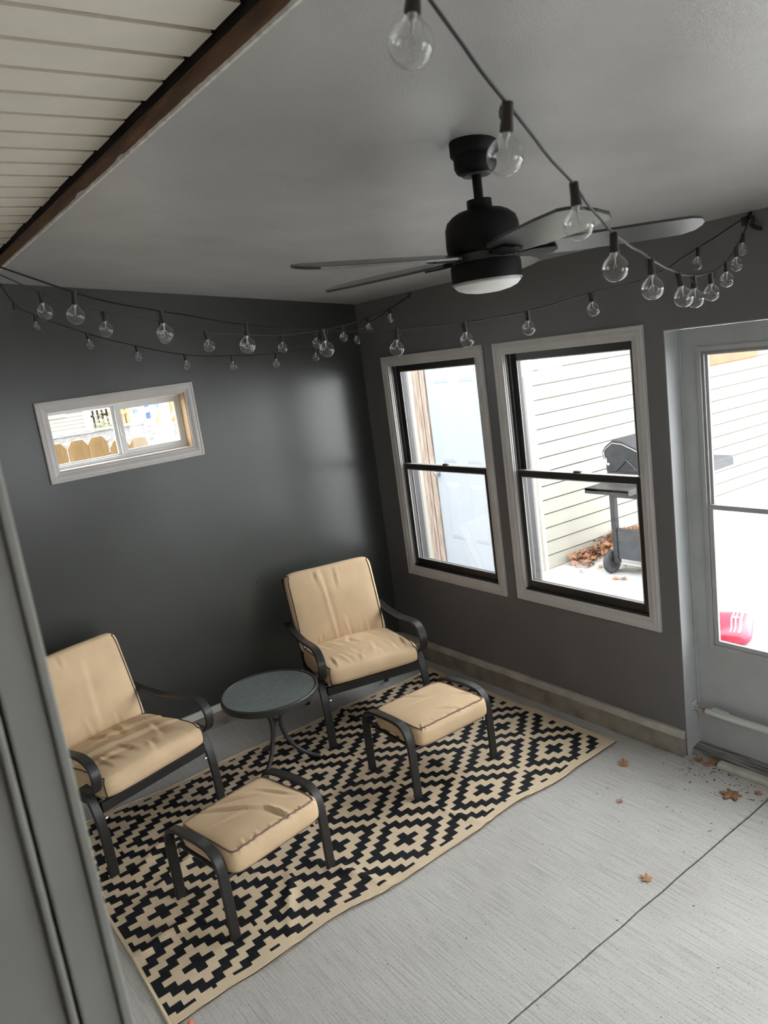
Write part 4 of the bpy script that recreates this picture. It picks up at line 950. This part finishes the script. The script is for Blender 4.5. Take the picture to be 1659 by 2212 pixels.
# door wall of the garage (faces the porch)
dw = MB(); dw.box((0.02, 0.05, -0.185), (0.10, 0.55, 2.3)); dw.box((0.02, 1.62, -0.185), (0.10, 3.6, 2.3)); dw.box((0.02, 0.55, 2.1), (0.10, 1.62, 2.3)); dw.build('door_wall', M_SIDING, gar)
cz = MB(); cz.prism([(0.0, 0.0), (-0.016, 0.0), (-0.017, 0.006), (-0.003, H), (0.0, H)], 'y', 0, 1) if False else None
for a, b in ((0.46, 0.60), (1.425, 1.50), (1.505, 1.545), (1.55, 1.63)):
    t = MB(); t.box((-0.012 if a > 1.5 else -0.004, a, -0.185), (0.05, b, 2.2)); t.build('door_casing_board', M_WEATHER, gar, bevel=0.003)
gd = MB(); gd.box((0.012, 0.605, -0.18), (0.05, 1.42, 2.08)); gdo = gd.build('garage_door', M_WDOOR, gar)
for (a0, a1) in ((0.68, 0.905), (1.06, 1.285)):
    for (z0, z1) in ((0.13, 0.715), (0.92, 1.58), (1.705, 1.93)):
        mb = MB()
        rects = [(0.0, 0.0115), (0.012, 0.0035), (0.026, 0.0095), (0.045, 0.0095)]
        # recessed frame with raised field
        vs = []
        for (ins, x) in ((0.0, 0.0119), (0.010, 0.0075), (0.018, 0.0060), (0.040, 0.0020), (0.040, 0.0020)):
            vs += [(x, a0 + ins, z0 + ins), (x, a1 - ins, z0 + ins), (x, a1 - ins, z1 - ins), (x, a0 + ins, z1 - ins)]
        fs = [(i * 4 + k, i * 4 + (k + 1) % 4, (i + 1) * 4 + (k + 1) % 4, (i + 1) * 4 + k) for i in range(3) for k in range(4)] + [(12, 13, 14, 15)]
        mb.add(vs, fs); mb.build('door_panel', M_WDOOR, gdo)
kb = MB(); kb.lathe([(0.001, -0.060), (0.020, -0.058), (0.027, -0.048), (0.024, -0.036), (0.012, -0.028), (0.011, -0.010), (0.028, -0.008), (0.028, 0.0), (0.001, 0.0)], 18, (0.012, 1.385, 0.80), axis='x'); kb.build('door_knob', M_KNOB, gdo, smooth=True)
ob = MB(); ob.box((2.05, -0.05, 1.50), (3.36, -0.018, 1.78)); ob.box((2.05, -0.058, 1.492), (3.35, -0.018, 1.499)); 
o = ob.build('wall_board', M_ORANGE, bevel=0.004); o.location = gar.location; o.rotation_euler = (0, 0, GA); tag(o, 'orange-stained wooden board fixed high on the siding, seen through the grey door', 'board')

def make_grill():
    g = empty('gas_grill', (2.1, -0.22, -0.005)); tag(g, 'faded black gas grill on a wheeled cart against the siding', 'grill')
    LX = 0.62   # cart length away from the porch
    # hood end caps: profile in (y, z), origin at the back
    prof = [(-0.030, 0.885), (-0.030, 0.985), (-0.005, 0.99), (0.0, 1.05), (-0.03, 1.09), (-0.105, 1.145), (-0.20, 1.135), (-0.30, 1.095), (-0.40, 1.05), (-0.46, 0.99), (-0.47, 0.90), (-0.30, 0.885)]
    m = MB(); m.prism(prof, 'x', 0.02, LX - 0.02); m.build('hood', M_GRILL, g, bevel=0.006)
    for x in (0.0, LX - 0.02):
        m = MB(); m.prism([(a - 0.004 * (1 if a > -.2 else -1), b) for a, b in prof], 'x', x, x + 0.022); c = m.build('hood_end_cap', M_GRILL, g, bevel=0.005)
    m = MB(); m.tube([(-0.003, y, z) for y, z in [(-0.045, 0.945), (-0.045, 0.99), (-0.025, 1.0), (-0.02, 1.045), (-0.045, 1.075), (-0.11, 1.12), (-0.20, 1.112), (-0.30, 1.072), (-0.39, 1.03)]], 0.0035, 6); m.build('hood_rib', M_STEEL, g, smooth=True)
    m = MB(); m.tube([(-0.003, y, z) for y, z in [(-0.13, 0.895), (-0.19, 0.945), (-0.235, 0.985), (-0.33, 0.90)]], 0.006, 6); m.build('end_cap_rib', M_GRILL2, g, smooth=True)
    m = MB(); m.lathe([(0.001, -0.012), (0.010, -0.010), (0.012, 0.0), (0.001, 0.0)], 12, (0.0, -0.062, 0.945), axis='x'); m.build('hinge_bolt', M_STEEL, g, smooth=True)
    m = MB(); m.prism([(-0.025, 0.775), (-0.025, 0.884), (-0.475, 0.884), (-0.475, 0.775), (-0.42, 0.735), (-0.06, 0.735)], 'x', 0.015, LX - 0.015); m.build('firebox', M_GRILL, g, bevel=0.006)
    m = MB(); m.box((-0.31, -0.46, 0.790), (0.0, -0.05, 0.812)); m.box((-0.31, -0.46, 0.768), (-0.30, -0.05, 0.812)); m.box((-0.31, -0.06, 0.768), (0.0, -0.05, 0.79)); m.box((-0.31, -0.46, 0.768), (0.0, -0.45, 0.79)); m.build('side_shelf', M_GRILL, g, bevel=0.003)
    m = MB(); m.box((LX, -0.50, 0.800), (LX + 0.48, -0.07, 0.826)); m.box((LX, -0.50, 0.745), (LX + 0.48, -0.488, 0.80)); m.box((LX + 0.468, -0.50, 0.745), (LX + 0.48, -0.07, 0.80)); m.build('side_shelf', M_GRILL2, g, bevel=0.003)
    for x in (0.0, LX - 0.045):
        for y in (-0.085, -0.47):
            m = MB(); m.box((x, y, 0.10 if x == 0 else 0.005), (x + 0.045, y + 0.045, 0.775)); m.build('cart_leg', M_GRILL, g, bevel=0.003)
        m = MB(); m.box((x + 0.008, -0.47, 0.665), (x + 0.036, -0.04, 0.735)); m.build('upper_rail', M_GRILL2, g, bevel=0.003)
        m = MB(); m.box((x + 0.012, -0.43, 0.14), (x + 0.030, -0.085, 0.405)); m.build('end_panel', M_GRILL2, g, bevel=0.004)
    m = MB(); m.box((0.02, -0.46, 0.14), (LX - 0.02, -0.05, 0.16)); m.build('bottom_shelf', M_GRILL2, g, bevel=0.003)
    for y in (0.0, -0.51):
        m = MB(); m.lathe([(0.016, -0.020), (0.060, -0.020), (0.080, -0.024), (0.095, -0.020), (0.098, 0.0), (0.095, 0.020), (0.080, 0.024), (0.060, 0.020), (0.016, 0.020)], 36, (0.03, y, 0.098), axis='y'); w = m.build('wheel', M_TYRE, g, smooth=True)
        for k in range(24):
            a = 2 * math.pi * k / 24; t = MB(); Mx = Matrix.Translation((0.03, y, 0.098)) @ Matrix.Rotation(-a, 4, 'Y')
            t.box((0.0945, -0.018, -0.005), (0.0995, 0.018, 0.005), M=Mx); t.build('tread_lug', M_TYRE, w) if k % 2 == 0 or True else None
        m = MB(); m.lathe([(0.001, -0.026), (0.022, -0.026), (0.030, -0.021), (0.058, -0.0205), (0.058, 0.0205), (0.03, 0.021), (0.022, 0.026), (0.001, 0.026)], 20, (0.03, y, 0.098), axis='y'); m.build('wheel_hub', M_GRILL, w, smooth=True)
    m = MB(); m.tube([(0.03, -0.52, 0.098), (0.03, 0.02, 0.098)], 0.006, 8); m.build('axle', M_STEEL, g, smooth=True)
    m = MB(); m.tube(smooth_path([(0.05, -0.10, 0.79), (0.05, -0.16, 0.742), (0.05, -0.22, 0.735), (0.05, -0.33, 0.735)], 4), 0.008, 8); m.build('burner_tube', M_STEEL, g, smooth=True)
    m = MB(); m.tube(smooth_path([(0.20, -0.20, 0.74), (0.20, -0.24, 0.64), (0.20, -0.30, 0.60), (0.20, -0.36, 0.62)], 5), 0.004, 6); m.build('gas_hose', M_GRILL, g, smooth=True)
    m = MB(); m.tube([(0.28, -0.30, 0.735), (0.28, -0.302, 0.42)], 0.003, 6); m.build('tank_wire', M_GRILL, g, smooth=True)
    m = MB(); m.lathe([(0.10, 0.17), (0.13, 0.18), (0.14, 0.22), (0.14, 0.36), (0.12, 0.41), (0.06, 0.435), (0.001, 0.44)], 28, (0.30, -0.27, 0)); m.build('gas_tank', M_VINYL, g, smooth=True)
make_grill()

# leaf drift against the siding
rn = random.Random(4); me_l = []
lp = MB()
for i in range(260):
    t = rn.random() ** 0.8; x = 2.15 + 0.95 * t + rn.gauss(0, 0.05); base = 0.331 - 0.0535 * (x - 1.87)
    y = base - 0.05 - abs(rn.gauss(0, 0.09)); h = max(0, (0.20 * (1 - abs(t - 0.62) * 1.1)) * (1 - (base - y) / 0.28)) * rn.random()
    s = rn.uniform(0.025, 0.055); mi = rn.choice((0, 0, 1, 1, 2))
    Mx = Matrix.Translation((x, y, 0.012 + h)) @ Matrix.Rotation(rn.uniform(0, 6.28), 4, 'Z') @ Matrix.Rotation(rn.gauss(0, 0.6), 4, 'X') @ Matrix.Rotation(rn.gauss(0, 0.5), 4, 'Y')
    nn = 14; vs = [Mx @ Vector((0, 0, 0.006))]
    for k in range(nn):
        a = 2 * math.pi * k / nn; r = s * (1.0 if k % 2 == 0 else 0.55) * rn.uniform(0.7, 1.15); vs.append(Mx @ Vector((r * math.cos(a), r * math.sin(a), rn.uniform(-0.006, 0.014))))
    lp.add(vs, [(0, 1 + k, 1 + (k + 1) % nn) for k in range(nn)], mi)
for i in range(16):
    x, y = rn.uniform(1.95, 2.9), rn.uniform(-0.55, 0.15); s = rn.uniform(0.02, 0.04); Mx = Matrix.Translation((x, y, 0.008)) @ Matrix.Rotation(rn.uniform(0, 6), 4, 'Z')
    nn = 12; vs = [Mx @ Vector((0, 0, 0.004))] + [Mx @ Vector((s * (1 if k % 2 == 0 else .55) * math.cos(6.283 * k / nn), s * (1 if k % 2 == 0 else .55) * math.sin(6.283 * k / nn), rn.uniform(-0.006, 0.008))) for k in range(nn)]
    lp.add(vs, [(0, 1 + k, 1 + (k + 1) % nn) for k in range(nn)], rn.choice((0, 1, 2)))
tag(lp.build('leaf_litter', [M_LEAF1, M_LEAF2, M_LEAF3]), 'drift of dry brown leaves piled against the siding behind the grill', 'leaf pile', kind='stuff')

# red bag outside the door
bag = empty('bag', (1.42, -1.62, -0.004), R(25)); tag(bag, 'red plastic bag with white stripes lying outside the grey door', 'bag')
me, mp = cushion_mesh('bag_body', 0.21, 0.17, 0.036, 4.5, 0.022, 0.02, n=20, seed=4, m=M_BAG)
bb = inst('bag_body', me, bag, (0, 0, 0.046))
for v_, wd in ((-0.62, 0.05), (-0.44, 0.022), (-0.30, 0.022)):
    t = MB(); k = 18; vs = []
    for i in range(k + 1):
        u = -0.96 + 1.92 * i / k
        for dv in (-wd, wd): q = mp(u, v_ + dv, 1); vs.append((q.x, q.y, q.z + 0.0015))
    t.add(vs, [(2 * i, 2 * i + 2, 2 * i + 3, 2 * i + 1) for i in range(k)]); s_ = t.build('printed_stripe', M_BAGW, bb)
t = MB(); vs = []
for i in range(7):
    u = 0.02 + 0.2 * i / 6
    for dv in (-0.14, 0.10): q = mp(u, -0.38 + dv, 1); vs.append((q.x, q.y, q.z + 0.0028))
t.add(vs, [(2 * i, 2 * i + 2, 2 * i + 3, 2 * i + 1) for i in range(6)]); t.build('printed_patch', M_BAGB, bb)

# ------------------------------------------------------------------ behind the small window
pf = empty('picket_fence', (-1.7, 1.2, 0)); tag(pf, 'new cedar dog-ear picket fence just outside the small window', 'fence')
pk = MB(); w = 0.066; pk.prism([(-w, 0.0), (w, 0.0), (w, 1.755), (w - 0.03, 1.80), (-w + 0.03, 1.80), (-w, 1.755)], 'y', -0.008, 0.008); pkm = pk.mesh('picket', M_CEDAR, bevel=0.001)
for i, (x, dz) in enumerate(((-2.27, 0.0), (-2.13, -0.006), (-1.99, 0.0), (-1.735, -0.002), (-1.592, 0.0), (-1.459, 0.002), (-1.315, -0.045), (-1.18, -0.05))):
    inst('picket', pkm, pf, (x + 1.7, 0, dz - 0.03))
m = MB(); m.box((-0.7, 0.009, 1.30), (0.6, 0.045, 1.39)); m.build('fence_rail', M_CEDAR, pf)
wfn = empty('white_fence', (-0.7, 3.0, 0)); tag(wfn, 'old white board fence with peeling paint beyond the pickets', 'fence')
for i in range(15):
    m = MB(); m.box((-2.2, 0, 0.05 + 0.112 * i), (0.205, 0.018, 0.05 + 0.112 * i + 0.100)); m.build('fence_board', M_WFENCE, wfn, bevel=0.003)
    m = MB(); m.box((0.235, 0.02, 0.02 + 0.112 * i), (2.6, 0.038, 0.02 + 0.112 * i + 0.100)); m.build('fence_board', M_WFENCE, wfn, bevel=0.003)
for x in (0.22, -1.4, 1.9): m = MB(); m.box((x - 0.035, -0.03, -0.03), (x + 0.035, 0.02, 1.74)); m.build('fence_post', M_WFENCE, wfn, bevel=0.003)
m = MB(); m.box((-2.2, -0.02, 1.725), (0.22, 0.05, 1.745)); m.build('fence_cap', M_WFENCE, wfn)
nh = empty('house', (0.04, 7.0, 0)); tag(nh, 'beige lap-sided house with white corner board far behind the white fence', 'house')
m = MB(); m.box((-6, 0.02, -0.03), (-0.005, 4.5, 4.5)); m.build('house_body', M_HOUSE, nh)
m = MB(); m.prism([(0.0, 0.0), (-0.014, 0.0), (-0.015, 0.005), (-0.003, 0.052), (0.0, 0.052)], 'x', -6, -0.005); hm = m.mesh('lap_board', M_HOUSE)
for i in range(36): inst('lap_board', hm, nh, (0, 0.02, 1.0 + 0.052 * i))
m = MB(); m.box((-0.02, -0.012, 0), (0.07, 0.05, 4.5)); m.build('corner_board', M_VINYL, nh)
m = MB(); m.box((-1.4, -0.02, 1.79), (-0.25, 0.0, 2.6)); wnd = m.build('house_window', M_VINYL, nh, bevel=0.004); m = MB(); m.box((-1.33, -0.026, 1.86), (-0.32, -0.021, 2.5)); m.build('pane', M_TRACK, wnd)
bf = empty('metal_fence', (0.5, 8.0, 0)); tag(bf, 'black metal railing fence beside the far house', 'fence')
bme2 = MB().box((-0.012, -0.012, 0.9), (0.012, 0.012, 1.80)).mesh('bar', M_BLACK)
for i in range(12): inst('bar', bme2, bf, (-0.35 + 0.07 * i, 0, 0))
m = MB(); m.box((-0.4, -0.015, 1.70), (0.5, 0.015, 1.73)); m.build('rail', M_BLACK, bf)
sh = MB(); rn = random.Random(9)
for i in range(700):
    q = Vector((rn.gauss(0, 0.20), rn.gauss(0, 0.14), 1.25 + 0.40 * rn.random() + 0.06 * rn.gauss(0, 1))); s = rn.uniform(0.02, 0.045)
    Mx = Matrix.Translation(q) @ Matrix.Rotation(rn.uniform(0, 6), 4, 'Z') @ Matrix.Rotation(rn.uniform(-1.2, 1.2), 4, 'X')
    sh.add([Mx @ Vector(c) for c in ((-s, 0, 0), (0, -s * .5, .003), (s, 0, 0), (0, s * .5, .003))], [(0, 1, 2, 3)])
sr = empty('shrub', (0.40, 7.5, 0)); tag(sr, 'pale green shrub in front of the black metal fence', 'shrub'); sh.build('foliage', M_SHRUB, sr)
st = MB(); st.tube([(0, 0, -0.03), (0.02, 0, 0.7), (0.05, 0.02, 1.3)], 0.02, 6); st.build('stem', M_DARKWOOD_SHADE, sr)
ps = empty('playset', (0.9, 7.0, 0)); tag(ps, 'wooden playset with white slide and blue swings beyond the fence', 'playset')
m = MB(); pts = smooth_path([(-0.36, 0, 1.30), (-0.20, 0, 1.50), (-0.08, 0, 1.64), (0.02, 0, 1.69), (0.14, 0, 1.70)], 5)
for dy in (-0.10, 0.10): m.tube([(p.x, dy, p.z + 0.03) for p in pts], 0.022, 8)
m.add([(p.x, s * 0.10, p.z) for p in pts for s in (-1, 1)], [(2 * i, 2 * i + 2, 2 * i + 3, 2 * i + 1) for i in range(len(pts) - 1)]); m.build('slide', M_VINYL, ps, smooth=True)
for x in (-0.34, -0.26, -0.16, 0.30, 0.55): m = MB(); m.box((x - 0.03, 0.3, 0), (x + 0.03, 0.36, 2.4)); m.build('post', M_CEDAR, ps)
m = MB(); m.box((-0.45, 0.28, 1.70), (-0.10, 0.30, 1.76)); m.build('deck_rail', M_CEDAR, ps)
for x, z0, z1 in ((0.085, 1.58, 1.80), (0.225, 1.72, 1.85), (-0.10, 1.68, 1.76)): m = MB(); m.box((x - 0.035, 0.1, z0), (x + 0.035, 0.14, z1)); m.build('blue_panel', M_BLUE, ps, bevel=0.006)
for a, b in ((0.15, 0.62), (0.42, 0.95)): m = MB(); m.tube([(a, 0.2, 1.5), (b, 0.2, 2.2)], 0.02, 8); m.build('frame_pole', M_TRACK, ps, smooth=True)
bgm = MB(); bgm.box((-9, 14, -0.03), (9, 14.3, 2.2)); tag(bgm.build('privacy_fence', M_WEATHER), 'long weathered fence at the far end of the yard', 'fence')
